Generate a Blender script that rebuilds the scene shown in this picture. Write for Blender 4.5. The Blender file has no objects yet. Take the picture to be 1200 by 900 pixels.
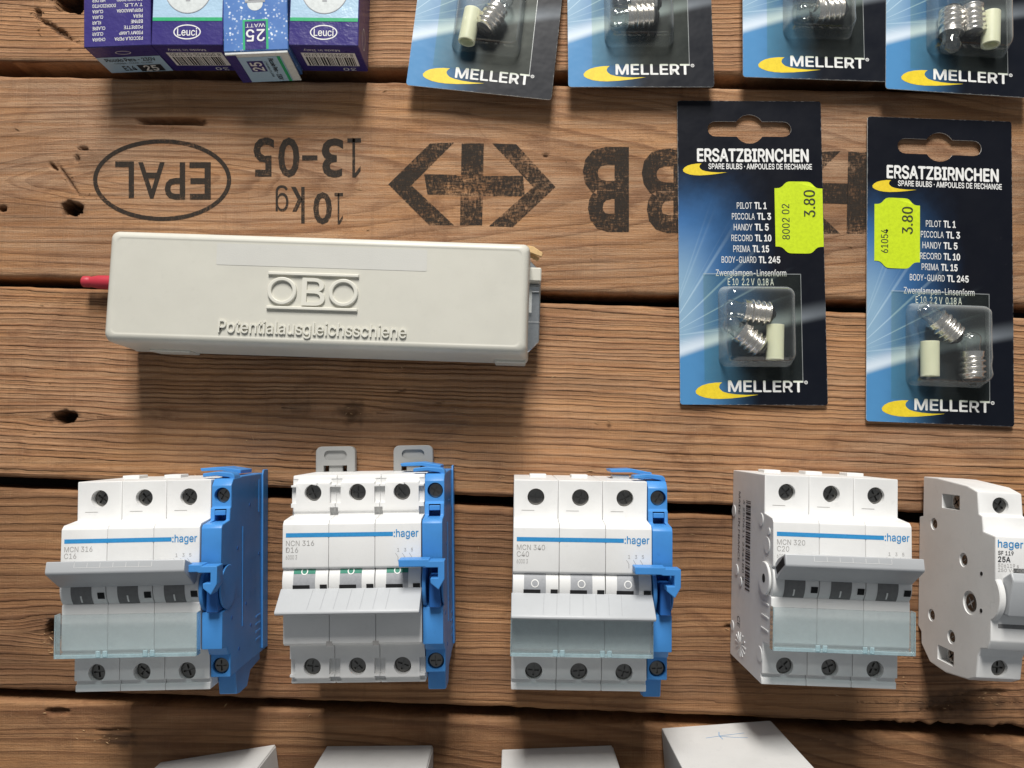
import bpy, bmesh, math, random
import numpy as np
from mathutils import Vector, Matrix

random.seed(7); rng = np.random.default_rng(11)
sc = bpy.context.scene
COL = sc.collection

# ------------------------------------------------------------------ camera
H = 0.348                       # camera height above the planks (m)
FPX = 900.0                     # focal length in photo pixels (1200 px wide)
TH = math.atan(65.0 / FPX)      # tilt away from straight down
cam = bpy.data.cameras.new('camera'); cam_o = bpy.data.objects.new('camera', cam); COL.objects.link(cam_o)
cam.sensor_width = 36.0; cam.lens = 36.0 * FPX / 1200.0
cam.clip_start = 0.01; cam.clip_end = 50
cam_o.location = (0, 0, H); cam_o.rotation_euler = (TH, 0, 0)
sc.camera = cam_o
FW = Vector((0, math.sin(TH), -math.cos(TH))); UP = Vector((0, math.cos(TH), math.sin(TH)))

def P(px, py, z=0.0):
    """photo pixel -> point (mm) on the level z (mm) above the planks"""
    d = FW + Vector((1, 0, 0)) * ((px - 600) / FPX) + UP * ((450 - py) / FPX)
    t = (z - H * 1000) / d.z
    return Vector((d.x * t, d.y * t, H * 1000 + d.z * t))

# ------------------------------------------------------------------ world, window light, exposure
world = bpy.data.worlds.new('World'); sc.world = world; world.use_nodes = True
bg = world.node_tree.nodes['Background']
bg.inputs[0].default_value = (0.92, 0.96, 1.0, 1); bg.inputs[1].default_value = 0.215
EL = math.radians(35); DIST = 2.0
la = bpy.data.lights.new('window_light', 'AREA'); la.shape = 'RECTANGLE'; la.size = 0.46; la.size_y = 0.80
la.energy = 61; la.color = (1.0, 0.97, 0.925)
lo = bpy.data.objects.new('window_light', la); COL.objects.link(lo)
lo.location = (-0.06, DIST * math.cos(EL), DIST * math.sin(EL))
lo.rotation_euler = (Vector((0, 0, 0)) - lo.location).to_track_quat('-Z', 'Y').to_euler()
sc.view_settings.view_transform = 'Standard'; sc.view_settings.look = 'None'
sc.view_settings.gamma = 1; sc.view_settings.exposure = 0.0
sc.render.engine = 'CYCLES'
sc.cycles.max_bounces = 10; sc.cycles.transparent_max_bounces = 24

# ------------------------------------------------------------------ shader expressions
class E:
    nt = None
    def __init__(s, v): s.v = v
    @staticmethod
    def m(op, *a, clamp=False):
        n = E.nt.nodes.new('ShaderNodeMath'); n.operation = op; n.use_clamp = clamp
        for i, x in enumerate(a):
            x = x.v if isinstance(x, E) else x
            if isinstance(x, (int, float)): n.inputs[i].default_value = x
            else: E.nt.links.new(x, n.inputs[i])
        return E(n.outputs[0])
    def __add__(s, o): return E.m('ADD', s, o)
    __radd__ = __add__
    def __sub__(s, o): return E.m('SUBTRACT', s, o)
    def __rsub__(s, o): return E.m('SUBTRACT', o, s)
    def __mul__(s, o): return E.m('MULTIPLY', s, o)
    __rmul__ = __mul__
    def __truediv__(s, o): return E.m('DIVIDE', s, o)
def sstep(x, a, b):
    n = E.nt.nodes.new('ShaderNodeMapRange'); n.interpolation_type = 'SMOOTHSTEP'
    E.nt.links.new(x.v, n.inputs[0])
    n.inputs[1].default_value = a; n.inputs[2].default_value = b
    if a > b:
        n.inputs[1].default_value = b; n.inputs[2].default_value = a; n.inputs[3].default_value = 1; n.inputs[4].default_value = 0
    return E(n.outputs[0])
def mixc(f, a, b):
    n = E.nt.nodes.new('ShaderNodeMix'); n.data_type = 'RGBA'
    for sock, x in ((n.inputs[0], f), (n.inputs[6], a), (n.inputs[7], b)):
        x = x.v if isinstance(x, E) else x
        if isinstance(x, tuple): sock.default_value = x if len(x) == 4 else (*x, 1)
        elif isinstance(x, (int, float)): sock.default_value = x
        else: E.nt.links.new(x, sock)
    return E(n.outputs[2])
def coords(sx=1, sy=1, sz=1, kind='Object'):
    tc = E.nt.nodes.new('ShaderNodeTexCoord'); mp = E.nt.nodes.new('ShaderNodeMapping')
    mp.inputs['Scale'].default_value = (sx, sy, sz); E.nt.links.new(tc.outputs[kind], mp.inputs[0])
    return mp.outputs[0]
def noise(vec, scale=1, detail=3, rough=0.55, dist=0):
    n = E.nt.nodes.new('ShaderNodeTexNoise'); E.nt.links.new(vec, n.inputs['Vector'])
    n.inputs['Scale'].default_value = scale; n.inputs['Detail'].default_value = detail
    n.inputs['Roughness'].default_value = rough; n.inputs['Distortion'].default_value = dist
    return E(n.outputs[0])
def attr(name):
    n = E.nt.nodes.new('ShaderNodeAttribute'); n.attribute_name = name; return E(n.outputs['Fac'])
def new_mat(name):
    m = bpy.data.materials.new(name); m.use_nodes = True; E.nt = m.node_tree
    b = m.node_tree.nodes['Principled BSDF']; return m, b
def put(sock, x):
    if isinstance(x, E): E.nt.links.new(x.v, sock)
    elif isinstance(x, tuple): sock.default_value = x if len(x) == 4 else (*x, 1)
    else: sock.default_value = x
def bump(h, dist, strength=1.0):
    n = E.nt.nodes.new('ShaderNodeBump'); n.inputs['Strength'].default_value = strength
    n.inputs['Distance'].default_value = dist; E.nt.links.new(h.v, n.inputs['Height']); return n.outputs[0]

def plastic(name, col, rough=0.45, var=0.10, grain=0.00004, spec=0.4, sss=0.0):
    m, b = new_mat(name)
    v = E.nt.nodes.new('ShaderNodeNewGeometry').outputs['Position']
    big = noise(v, 45, 4, 0.6); dirt = noise(v, 260, 5, 0.7)
    f = sstep(big, 0.35, 0.75) * 0.5 + sstep(dirt, 0.55, 0.8) * 0.5
    dark = tuple(c * (1 - 2.2 * var) for c in col)
    put(b.inputs['Base Color'], mixc(f, col, dark))
    put(b.inputs['Roughness'], noise(v, 120, 4) * 0.22 + (rough - 0.11))
    b.inputs['Specular IOR Level'].default_value = spec
    E.nt.links.new(bump(noise(v, 2500, 2), grain), b.inputs['Normal'])
    if sss:
        b.inputs['Subsurface Weight'].default_value = sss; b.inputs['Subsurface Scale'].default_value = 0.002
        b.inputs['Subsurface Radius'].default_value = (1, .9, .8)
    return m
def flat(name, col, rough=0.5, spec=0.3, metal=0.0):
    m, b = new_mat(name); v = coords()
    n = noise(v, 700, 4, 0.7)
    put(b.inputs['Base Color'], mixc(sstep(n, 0.3, 0.8), col, tuple(c * 0.82 for c in col)))
    b.inputs['Roughness'].default_value = rough; b.inputs['Specular IOR Level'].default_value = spec
    b.inputs['Metallic'].default_value = metal
    return m
def clear(name, tint, rough=0.06, base=0.05, gain=1.0, haze=0.0, haze_col=(.8, .85, .85), edge=0.0):
    """thin clear plastic: transparent film with a Fresnel gloss and a little surface haze; edge paints rim highlights as diffuse colour"""
    m, b = new_mat(name); nt = E.nt; nt.nodes.remove(b)
    tr = nt.nodes.new('ShaderNodeBsdfTransparent'); tr.inputs[0].default_value = (*tint, 1)
    gl = nt.nodes.new('ShaderNodeBsdfGlossy'); gl.inputs['Roughness'].default_value = rough
    df = nt.nodes.new('ShaderNodeBsdfDiffuse'); df.inputs[0].default_value = (*haze_col, 1)
    ge = nt.nodes.new('ShaderNodeNewGeometry'); dt = nt.nodes.new('ShaderNodeVectorMath'); dt.operation = 'DOT_PRODUCT'
    nt.links.new(ge.outputs['Normal'], dt.inputs[0]); nt.links.new(ge.outputs['Incoming'], dt.inputs[1])
    graze = 1 - E.m('ABSOLUTE', E(dt.outputs['Value']))
    fres = E.m('POWER', graze, 4.0) * 0.9 + 0.04
    v = coords(); sc_ = noise(v, 300, 5, .7)
    m1 = nt.nodes.new('ShaderNodeMixShader'); m2 = nt.nodes.new('ShaderNodeMixShader')
    hz = sstep(sc_, 0.35, 0.85) * haze * 0.5 + haze * 0.75 + E.m('POWER', graze, 2.5) * edge  # edge term: pale diffuse at grazing angles, a painted rim highlight
    nt.links.new(hz.v, m1.inputs[0]); nt.links.new(tr.outputs[0], m1.inputs[1]); nt.links.new(df.outputs[0], m1.inputs[2])
    f = E.m('MINIMUM', fres * gain + base * 0.05, 1.0)
    nt.links.new(f.v, m2.inputs[0]); nt.links.new(m1.outputs[0], m2.inputs[1]); nt.links.new(gl.outputs[0], m2.inputs[2])
    nt.links.new(m2.outputs[0], nt.nodes['Material Output'].inputs[0])
    return m

def wood_material():
    m, b = new_mat('weathered_spruce')
    v = coords()
    r = attr('ring'); tone = attr('tone'); rel = attr('relief'); knot_pit_shade = attr('knot_pit_shade'); con = attr('contrast'); grey = attr('weather')
    wob = noise(coords(6, 210, 6), 1, 4, 0.6)
    rw = r + (wob - 0.5) * 0.7
    rr = E.m('FRACT', rw)
    wn = E.nt.nodes.new('ShaderNodeTexWhiteNoise'); wn.noise_dimensions = '1D'; E.nt.links.new(E.m('FLOOR', rw).v, wn.inputs['W'])
    ridge = E(wn.outputs['Value'])
    late = sstep(rr, 0.50, 0.86) * sstep(rr, 1.0, 0.90)
    fib = noise(coords(60, 3400, 60), 1, 6, 0.72)
    fib2 = noise(coords(16, 560, 16), 1, 5, 0.65)
    saw = noise(coords(1700, 70, 90), 1, 4, 0.7)
    kerf = noise(coords(330, 16, 90), 1, 3, 0.6)
    blot = noise(coords(9, 24, 9), 1, 6, 0.65, 0.8)
    stain = noise(coords(19, 30, 19), 1, 6, 0.7, 1.5)
    grain = noise(v, 1100, 6, 0.8)
    speck = noise(coords(420, 900, 420), 1, 3, 0.6)
    c = mixc(sstep(blot, 0.32, 0.68), (0.515, 0.262, 0.115), (0.325, 0.145, 0.060))
    c = mixc((ridge - 0.5) * con * 0.9 + 0.18, c, (0.20, 0.082, 0.032))
    c = mixc(sstep(fib2, 0.35, 0.72) * 0.55, c, (0.61, 0.340, 0.160))
    c = mixc(grey * sstep(fib2 * 0.5 + blot * 0.4 + grain * 0.35, 0.50, 0.80), c, (0.48, 0.340, 0.235))
    honey = noise(coords(6, 13, 6), 1.0, 4, 0.55, 0.5)
    c = mixc(sstep(honey, 0.52, 0.74) * 0.30, c, (0.60, 0.285, 0.090))
    c = mixc(late * con, c, (0.125, 0.046, 0.018))
    c = mixc(sstep(stain, 0.50, 0.74) * 0.60, c, (0.165, 0.070, 0.032))
    c = mixc(sstep(fib, 0.47, 0.74) * 0.62, c, (0.115, 0.052, 0.025))
    c = mixc(sstep(saw, 0.55, 0.78) * 0.30, c, (0.52, 0.36, 0.235))
    c = mixc(sstep(kerf, 0.55, 0.75) * 0.16, c, (0.12, 0.06, 0.03))
    c = mixc(sstep(grain, 0.56, 0.76) * 0.50, c, (0.075, 0.038, 0.020))
    c = mixc(sstep(speck, 0.70, 0.80) * 0.6, c, (0.035, 0.018, 0.010))
    c = mixc(tone, c, (0.060, 0.028, 0.014))
    c = mixc(knot_pit_shade, c, (0.028, 0.014, 0.008))
    put(b.inputs['Base Color'], c)
    put(b.inputs['Roughness'], noise(v, 200, 4) * 0.30 + 0.46)
    b.inputs['Specular IOR Level'].default_value = 0.30
    h = late * rel + (fib - 0.5) * 1.1 + (saw - 0.5) * 0.60 + (grain - 0.5) * 0.9 + (fib2 - 0.5) * 1.1 + (kerf - 0.5) * 0.35 + ridge * rel * 0.25
    E.nt.links.new(bump(h, 0.00046, 1.0), b.inputs['Normal'])
    return m
def ink_material(name, lo, hi):
    m, b = new_mat(name)
    v = coords()
    wear = noise(coords(28, 60, 28), 1, 3, 0.6); g = noise(coords(900, 380, 900), 1, 5, 0.75); g2 = noise(coords(250, 1700, 250), 1, 4, 0.7)
    n = wear * 0.45 + g * 0.60 + g2 * 0.60
    a = sstep(n, hi, lo)
    put(b.inputs['Base Color'], mixc(g, (0.012, 0.010, 0.009), (0.055, 0.042, 0.032)))
    b.inputs['Roughness'].default_value = 0.75; b.inputs['Specular IOR Level'].default_value = 0.15
    put(b.inputs['Alpha'], a * 0.95)
    E.nt.links.new(bump(g2 + g, 0.0002), b.inputs['Normal'])
    return m
def card_material():
    """printed card: dark space with a blue glow on one side, the bright limb of a planet and rays"""
    m, b = new_mat('printed_blister_card')
    tc = E.nt.nodes.new('ShaderNodeTexCoord'); sp = E.nt.nodes.new('ShaderNodeSeparateXYZ')
    E.nt.links.new(tc.outputs['Object'], sp.inputs[0])
    x = E(sp.outputs[0]) * 1000; y = E(sp.outputs[1]) * 1000
    clouds = noise(tc.outputs['Object'], 60, 4, 0.6)
    hy = x * 0.27 - 37.5 - x * x * 0.0012
    dy = y - hy
    left = sstep(x + (clouds - 0.5) * 12 + y * 0.10, 13.0, -31.0)
    up = sstep(y + (clouds - 0.5) * 14, 42.0, 6.0)
    sky = left * up
    c = mixc(sky, (0.0045, 0.0055, 0.010), (0.045, 0.15, 0.36))
    c = mixc(sstep(x, -12.0, -33.0) * sstep(y, 18.0, -20.0) * 0.62, c, (0.36, 0.53, 0.62))
    ang = E.m('ARCTAN2', y + 40, x + 40)
    cmb = E.nt.nodes.new('ShaderNodeCombineXYZ'); E.nt.links.new((ang * 7.0).v, cmb.inputs[0])
    rays = noise(cmb.outputs[0], 1.6, 2, 0.6)
    dist = E.m('SQRT', (x + 40) * (x + 40) + (y + 40) * (y + 40))
    c = mixc(sstep(rays, 0.52, 0.70) * sstep(dist, 70.0, 8.0) * sstep(dy, 0.0, 8.0) * 0.6, c, (0.55, 0.72, 0.80))
    below = sstep(dy, 0.0, -2.5)
    planet = mixc(sstep(x + (clouds - 0.5) * 8, 4.0, -31.0), (0.0045, 0.006, 0.011), (0.075, 0.24, 0.47))
    c = mixc(below, c, planet)
    limb = sstep(dy, -2.4, 1.5) * sstep(dy, 8.5, 0.5)
    c = mixc(limb * (sstep(x, 36.0, -34.0) * 0.75 + 0.16), c, (0.66, 0.74, 0.82))
    edge_ = E.m('MAXIMUM', E.m('ABSOLUTE', x) - 33.3, E.m('ABSOLUTE', y) - 70.6)
    c = mixc(sstep(edge_ + (noise(tc.outputs['Object'], 500, 4, 0.7) - 0.5) * 1.6, -0.25, 0.35) * 0.4, c, (0.6, 0.6, 0.58))
    scuff = noise(tc.outputs['Object'], 420, 6, 0.8)
    c = mixc(sstep(scuff, 0.62, 0.82) * 0.09, c, (0.45, 0.45, 0.43))
    put(b.inputs['Base Color'], c)
    put(b.inputs['Roughness'], noise(tc.outputs['Object'], 90, 4) * 0.3 + 0.26)
    b.inputs['Specular IOR Level'].default_value = 0.17
    E.nt.links.new(bump(noise(tc.outputs['Object'], 55, 3), 0.0006, 0.5), b.inputs['Normal'])
    return m

M = {}
M['wood'] = wood_material(); M['ink'] = ink_material('worn_black_stencil_ink', 0.74, 1.00); M['ink2'] = ink_material('black_stencil_ink', 0.80, 1.10); M['card'] = card_material()
M['white'] = plastic('white_breaker_plastic', (0.745, 0.745, 0.735), 0.42, 0.075, sss=0.05)
M['lever'] = plastic('grey_lever_plastic', (0.43, 0.445, 0.46), 0.40, 0.05)
M['cream'] = plastic('cream_cover_plastic', (0.60, 0.588, 0.52), 0.42, 0.05, 0.00002, sss=0.05)
M['cream2'] = plastic('cream_lit_relief', (0.68, 0.665, 0.59), 0.42, 0.04)  # lighter copy of the cream plastic, painting the raised letters as lit
M['blue'] = plastic('blue_contact_plastic', (0.058, 0.255, 0.62), 0.40, 0.12)
M['bluedk'] = plastic('recess_blue_plastic', (0.018, 0.12, 0.40), 0.5, 0.06)
M['bluelt'] = plastic('lit_blue_relief', (0.09, 0.30, 0.66), 0.5, 0.06)  # lighter copy of the blue, painting light caught by moulded relief
M['greyplas'] = plastic('grey_clip_plastic', (0.33, 0.33, 0.32), 0.5, 0.06)
M['carton'] = plastic('white_carton', (0.60, 0.595, 0.58), 0.7, 0.08, 0.0001, 0.15)
M['dark'] = flat('dark_pin_and_shade', (0.012, 0.012, 0.013), 0.7)  # dark pins; also paints the shade in slots and the lever hollow
M['darkgrey'] = flat('dark_grey_marking', (0.19, 0.19, 0.19), 0.5)
M['midgrey'] = flat('mid_grey_marking', (0.36, 0.37, 0.39), 0.5)
M['green'] = flat('green_marking', (0.03, 0.22, 0.15), 0.5)
M['greytext'] = flat('grey_print', (0.36, 0.35, 0.34), 0.6)
M['blacktext'] = flat('black_print', (0.03, 0.03, 0.035), 0.6)
M['hblue'] = flat('blue_print', (0.035, 0.27, 0.58), 0.5)
M['whitetext'] = flat('white_print', (0.82, 0.82, 0.80), 0.5)
M['yellow'] = flat('yellow_print', (0.80, 0.60, 0.03), 0.45)
M['sticker'] = flat('neon_yellow_sticker', (0.56, 0.72, 0.012), 0.6)
def glossy_card(name, col):
    m, b = new_mat(name); v = coords(); n = noise(v, 650, 5, 0.75)
    put(b.inputs['Base Color'], mixc(sstep(n, 0.62, 0.80) * 0.35, col, (0.5, 0.5, 0.55)))
    put(b.inputs['Roughness'], noise(v, 60, 4) * 0.3 + 0.16); b.inputs['Specular IOR Level'].default_value = 0.5
    E.nt.links.new(bump(noise(v, 75, 4, 0.65), 0.0012, 0.6), b.inputs['Normal']); return m
M['purple'] = glossy_card('purple_carton', (0.042, 0.032, 0.175))
M['paleblue'] = glossy_card('pale_blue_print', (0.40, 0.57, 0.72))
M['greenline'] = flat('green_print', (0.04, 0.42, 0.18), 0.4)
M['glassprint'] = flat('printed_bulb_grey', (0.66, 0.70, 0.70), 0.4)
M['paper'] = flat('white_paper', (0.74, 0.76, 0.74), 0.6)
M['red'] = plastic('red_ferrule_plastic', (0.46, 0.035, 0.055), 0.4, 0.05)
M['label_film'] = plastic('matt_label_film', (0.585, 0.58, 0.54), 0.40, 0.03)
M['chip'] = flat('fresh_wood_chip', (0.52, 0.34, 0.18), 0.7)
M['straw'] = flat('straw_coloured_strip', (0.62, 0.42, 0.20), 0.5)
M['sleeve'] = plastic('pale_green_sleeve', (0.74, 0.76, 0.54), 0.45, 0.03, sss=0.35)
M['blackplas'] = flat('black_insulator', (0.015, 0.015, 0.016), 0.3, 0.5)
M['nickel'] = flat('nickel_shell', (0.92, 0.89, 0.84), 0.26, 0.5, 1.0)
M['steel'] = flat('screw_steel', (0.20, 0.195, 0.185), 0.30, 0.5, 1.0)
M['zinc'] = flat('zinc_rail', (0.52, 0.55, 0.57), 0.32, 0.5, 1.0)
M['clear'] = clear('clear_label_cover', (0.93, 0.965, 0.97), 0.06, 0.8, 2.0, 0.13, (0.62, 0.68, 0.69))
M['clearedge'] = clear('clear_cover_edge', (0.80, 0.93, 0.96), 0.06, 1.6, 2.6, 0.42, (0.68, 0.88, 0.93))  # bluish rim; its pale diffuse also paints the edge highlights
M['blister'] = clear('clear_blister_film', (0.985, 0.985, 0.98), 0.09, 0.3, 1.2, 0.012, edge=0.75)  # edge puts the dome's bright rim highlights into its colour
M['flange'] = clear('blister_flange_film', (0.90, 0.93, 0.86), 0.30, 0.0, 0.15, 0.02, (0.5, 0.6, 0.5))
M['filmglint'] = clear('film_edge_highlight', (0.9, 0.9, 0.9), 0.3, 0.5, 1.0, 0.30)  # pale haze painting the bright line along the film's edge
M['glass'] = clear('bulb_glass', (0.90, 0.92, 0.92), 0.03, 0.4, 2.2, 0.02)
def sparkle():
    m, b = new_mat('sparkle_blue_carton'); v = coords()
    n = E.nt.nodes.new('ShaderNodeTexVoronoi'); n.inputs['Scale'].default_value = 620; E.nt.links.new(v, n.inputs[0])
    f = sstep(E(n.outputs['Distance']), 0.40, 0.18) * sstep(noise(v, 180, 3), 0.42, 0.62)
    put(b.inputs['Base Color'], mixc(f, mixc(noise(v, 90, 4), (0.03, 0.10, 0.36), (0.15, 0.30, 0.60)), (0.75, 0.82, 0.9)))
    b.inputs['Roughness'].default_value = 0.3
    return m
M['sparkle'] = sparkle()
def dark_slab():
    m, b = new_mat('dark_underside'); put(b.inputs['Base Color'], mixc(noise(coords(), 30, 4), (0.02, 0.012, 0.008), (0.035, 0.022, 0.014)))
    b.inputs['Roughness'].default_value = 0.9; return m
M['under'] = dark_slab()

# ------------------------------------------------------------------ mesh helpers (millimetres in, metres out)
class MB:
    def __init__(s): s.v = []; s.f = []
    def add(s, vs, fs):
        k = len(s.v); s.v += [tuple(p) for p in vs]; s.f += [tuple(i + k for i in f) for f in fs]; return s
    def box(s, x0, x1, y0, y1, z0, z1):
        return s.add([(x, y, z) for z in (z0, z1) for y in (y0, y1) for x in (x0, x1)],
                     [(0, 2, 3, 1), (4, 5, 7, 6), (0, 1, 5, 4), (2, 6, 7, 3), (0, 4, 6, 2), (1, 3, 7, 5)])
    def prism(s, poly, a0, a1, axis='x'):
        """extrude a polygon; axis x: poly is (y,z); axis z: poly is (x,y); axis y: poly is (x,z)"""
        n = len(poly); area = sum(poly[i][0] * poly[(i + 1) % n][1] - poly[(i + 1) % n][0] * poly[i][1] for i in range(n))
        if area < 0: poly = poly[::-1]
        g = {'x': lambda p, a: (a, p[0], p[1]), 'z': lambda p, a: (p[0], p[1], a), 'y': lambda p, a: (p[0], a, p[1])}[axis]
        vs = [g(p, a0) for p in poly] + [g(p, a1) for p in poly]
        fs = [tuple(range(n))[::-1], tuple(range(n, 2 * n))] + [(i, (i + 1) % n, n + (i + 1) % n, n + i) for i in range(n)]
        if axis == 'y': fs = [f[::-1] for f in fs]
        return s.add(vs, fs)
    def cyl(s, c, r, a0, a1, axis='z', n=28, r2=None):
        poly = [(c[0] + r * math.cos(2 * math.pi * i / n), c[1] + r * math.sin(2 * math.pi * i / n)) for i in range(n)]
        return s.prism(poly, a0, a1, axis)
    def build(s, name, mat, parent=None, bevel=0.0, seg=2, smooth=22):
        me = bpy.data.meshes.new(name)
        me.from_pydata([(x * .001, y * .001, z * .001) for x, y, z in s.v], [], s.f)
        if bevel:
            bm = bmesh.new(); bm.from_mesh(me)
            es = [e for e in bm.edges if len(e.link_faces) == 2 and e.calc_face_angle(0) > math.radians(25)]
            bmesh.ops.bevel(bm, geom=es, offset=bevel * .001, segments=seg, affect='EDGES', profile=0.5, clamp_overlap=True)
            bm.to_mesh(me); bm.free()
        return obj(name, me, mat, parent, smooth)
def obj(name, me, mat, parent=None, smooth=22):
    if mat is not None and not me.materials: me.materials.append(M[mat])
    if smooth:
        me.shade_smooth(); me.set_sharp_from_angle(angle=math.radians(smooth))
    o = bpy.data.objects.new(name, me); COL.objects.link(o); o.parent = parent
    return o
def cut(o, cutter):
    """subtract a cutter mesh and bake the result"""
    me = bpy.data.meshes.new('cutter'); me.from_pydata([(x * .001, y * .001, z * .001) for x, y, z in cutter.v], [], cutter.f)
    c = bpy.data.objects.new('cutter', me); COL.objects.link(c)
    bpy.context.view_layer.update(); c.matrix_world = o.matrix_world
    md = o.modifiers.new('b', 'BOOLEAN'); md.operation = 'DIFFERENCE'; md.object = c; md.solver = 'EXACT'; md.use_self = True
    bpy.context.view_layer.update()
    dg = bpy.context.evaluated_depsgraph_get()
    new = bpy.data.meshes.new_from_object(o.evaluated_get(dg)); old = o.data
    o.modifiers.remove(md); o.data = new; new.name = o.name
    bpy.data.objects.remove(c); bpy.data.meshes.remove(me); bpy.data.meshes.remove(old)
    new.shade_smooth(); new.set_sharp_from_angle(angle=math.radians(22))
def share(o, name, parent, dx=0, dy=0, dz=0):
    c = bpy.data.objects.new(name, o.data); COL.objects.link(c); c.parent = parent
    c.location = (dx * .001, dy * .001, dz * .001); return c
def thing(name, label, cat, loc, rot=0, group=None):
    e = bpy.data.objects.new(name, None); COL.objects.link(e); e.empty_display_size = 0.01
    e.location = Vector(loc) * .001; e.rotation_euler = (0, 0, rot)
    e['label'] = label; e['category'] = cat
    if group: e['group'] = group
    return e

# text: tight-fitted to a rectangle of any plane
try:      # the sans-serif that ships with Blender itself; the built-in one otherwise
    import os
    FONT = bpy.data.fonts.load(os.path.join(bpy.utils.system_resource('DATAFILES', path='fonts'), 'Inter.woff2'))
except Exception:
    FONT = None
_tc = {}
def text2d(st, w=0.0, sans=True):
    """outline of a text, fitted to the unit square: vertices, faces, width/height ratio"""
    if (st, w, sans) in _tc: return _tc[(st, w, sans)]
    cu = bpy.data.curves.new('t', 'FONT'); cu.body = st; cu.resolution_u = 3; cu.size = 1; cu.fill_mode = 'FRONT'
    if sans and FONT: cu.font = FONT
    else: cu.offset = w
    o = bpy.data.objects.new('t', cu); COL.objects.link(o); bpy.context.view_layer.update()
    me = bpy.data.meshes.new_from_object(o.evaluated_get(bpy.context.evaluated_depsgraph_get()))
    v = np.array([(p.co.x, p.co.y) for p in me.vertices]); f = [tuple(p.vertices) for p in me.polygons]
    bpy.data.objects.remove(o); bpy.data.curves.remove(cu); bpy.data.meshes.remove(me)
    size = v.max(0) - v.min(0); v = (v - v.min(0)) / size
    out = []
    for t in f:      # all faces counter-clockwise
        a = sum(v[t[i]][0] * v[t[(i + 1) % len(t)]][1] - v[t[(i + 1) % len(t)]][0] * v[t[i]][1] for i in range(len(t)))
        out.append(t if a > 0 else t[::-1])
    _tc[(st, w, sans)] = (v, out, size); return v, out, size
def strikes(w, sans=True):
    """a bold face is struck several times, each a hair higher than the last"""
    if w <= 0 or not (sans and FONT): return [(0, 0)]
    return [(0, 0), (w, 0), (-w, 0), (0, w * .8), (0, -w * .8)]
def put_text(mb, st, rect, fn, rot=0, w=0.0, sans=True):
    """rect = x0, y0, x1, y1 in the plane; fn(x, y) -> local point"""
    v, f, size = text2d(st, w, sans); x0, y0, x1, y1 = rect
    n0 = Vector(fn(x0, y0)); nrm = (Vector(fn(x1, y0)) - n0).cross(Vector(fn(x0, y1)) - n0).normalized() * .012
    if nrm.dot(FW) > 0 and False: nrm = -nrm
    for k, (dx, dy) in enumerate(strikes(w, sans)):
        q = v + np.array([dx / size[0], dy / size[1]]); u = q
        if rot == 180: u = 1 - q
        elif rot == 90: u = np.stack([1 - q[:, 1], q[:, 0]], 1)
        elif rot == -90: u = np.stack([q[:, 1], 1 - q[:, 0]], 1)
        mb.add([tuple(Vector(fn(x0 + (x1 - x0) * a, y0 + (y1 - y0) * b)) + nrm * k) for a, b in u], f)
    return mb
def top_plane(z): return lambda x, y: (x, y, z)
def poly2d(mb, pts, fn):
    n = len(pts); a = sum(pts[i][0] * pts[(i + 1) % n][1] - pts[(i + 1) % n][0] * pts[i][1] for i in range(n))
    if a < 0: pts = pts[::-1]
    return mb.add([fn(x, y) for x, y in pts], [tuple(range(n))])
def rect2d(mb, x0, y0, x1, y1, fn): return poly2d(mb, [(x0, y0), (x1, y0), (x1, y1), (x0, y1)], fn)
def ring2d(mb, c, rx, ry, t, fn, n=64):
    vs = []; fs = []
    for i in range(n):
        a = 2 * math.pi * i / n
        vs += [fn(c[0] + rx * math.cos(a), c[1] + ry * math.sin(a)), fn(c[0] + (rx - t) * math.cos(a), c[1] + (ry - t) * math.sin(a))]
    for i in range(n):
        j = (i + 1) % n; fs.append((2 * i, 2 * j, 2 * j + 1, 2 * i + 1))
    return mb.add(vs, fs)
def ell(c, rx, ry, n=40): return [(c[0] + rx * math.cos(2 * math.pi * i / n), c[1] + ry * math.sin(2 * math.pi * i / n)) for i in range(n)]
def rrect(x0, y0, x1, y1, r, n=5):
    out = []
    for cx, cy, a in ((x1 - r, y1 - r, 0), (x0 + r, y1 - r, 90), (x0 + r, y0 + r, 180), (x1 - r, y0 + r, 270)):
        for i in range(n + 1):
            t = math.radians(a + 90 * i / n); out.append((cx + r * math.cos(t), cy + r * math.sin(t)))
    return out

# ------------------------------------------------------------------ planks
def vnoise(x, y, seed, octv=1):
    r = np.random.default_rng(seed); out = 0; amp = 1; tot = 0
    for o in range(octv):
        g = r.random((64, 64)); xi = np.floor(x).astype(int); yi = np.floor(y).astype(int); fx = x - xi; fy = y - yi
        fx = fx * fx * (3 - 2 * fx); fy = fy * fy * (3 - 2 * fy)
        a = g[yi % 64, xi % 64]; b = g[yi % 64, (xi + 1) % 64]; c = g[(yi + 1) % 64, xi % 64]; d = g[(yi + 1) % 64, (xi + 1) % 64]
        out = out + amp * ((a * (1 - fx) + b * fx) * (1 - fy) + (c * (1 - fx) + d * fx) * fy); tot += amp
        x = x * 2.03 + 5; y = y * 2.03 + 9; amp *= 0.5
    return out / tot
deck_me = MB().box(-340, 340, -250, 300, -62, -42)  # near-black slab below the planks
deck = deck_me.build('pallet_deck', 'under'); deck['kind'] = 'structure'
deck['label'] = 'dark slab showing in the gaps under the pallet planks'
def edge_line(y0, y1):
    a, b = P(0, y0), P(1200, y1); k = (b.y - a.y) / (b.x - a.x); return lambda x: a.y + k * (x - a.x)
def gpx(px, py): q = P(px, py); return q.x, q.y
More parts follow.
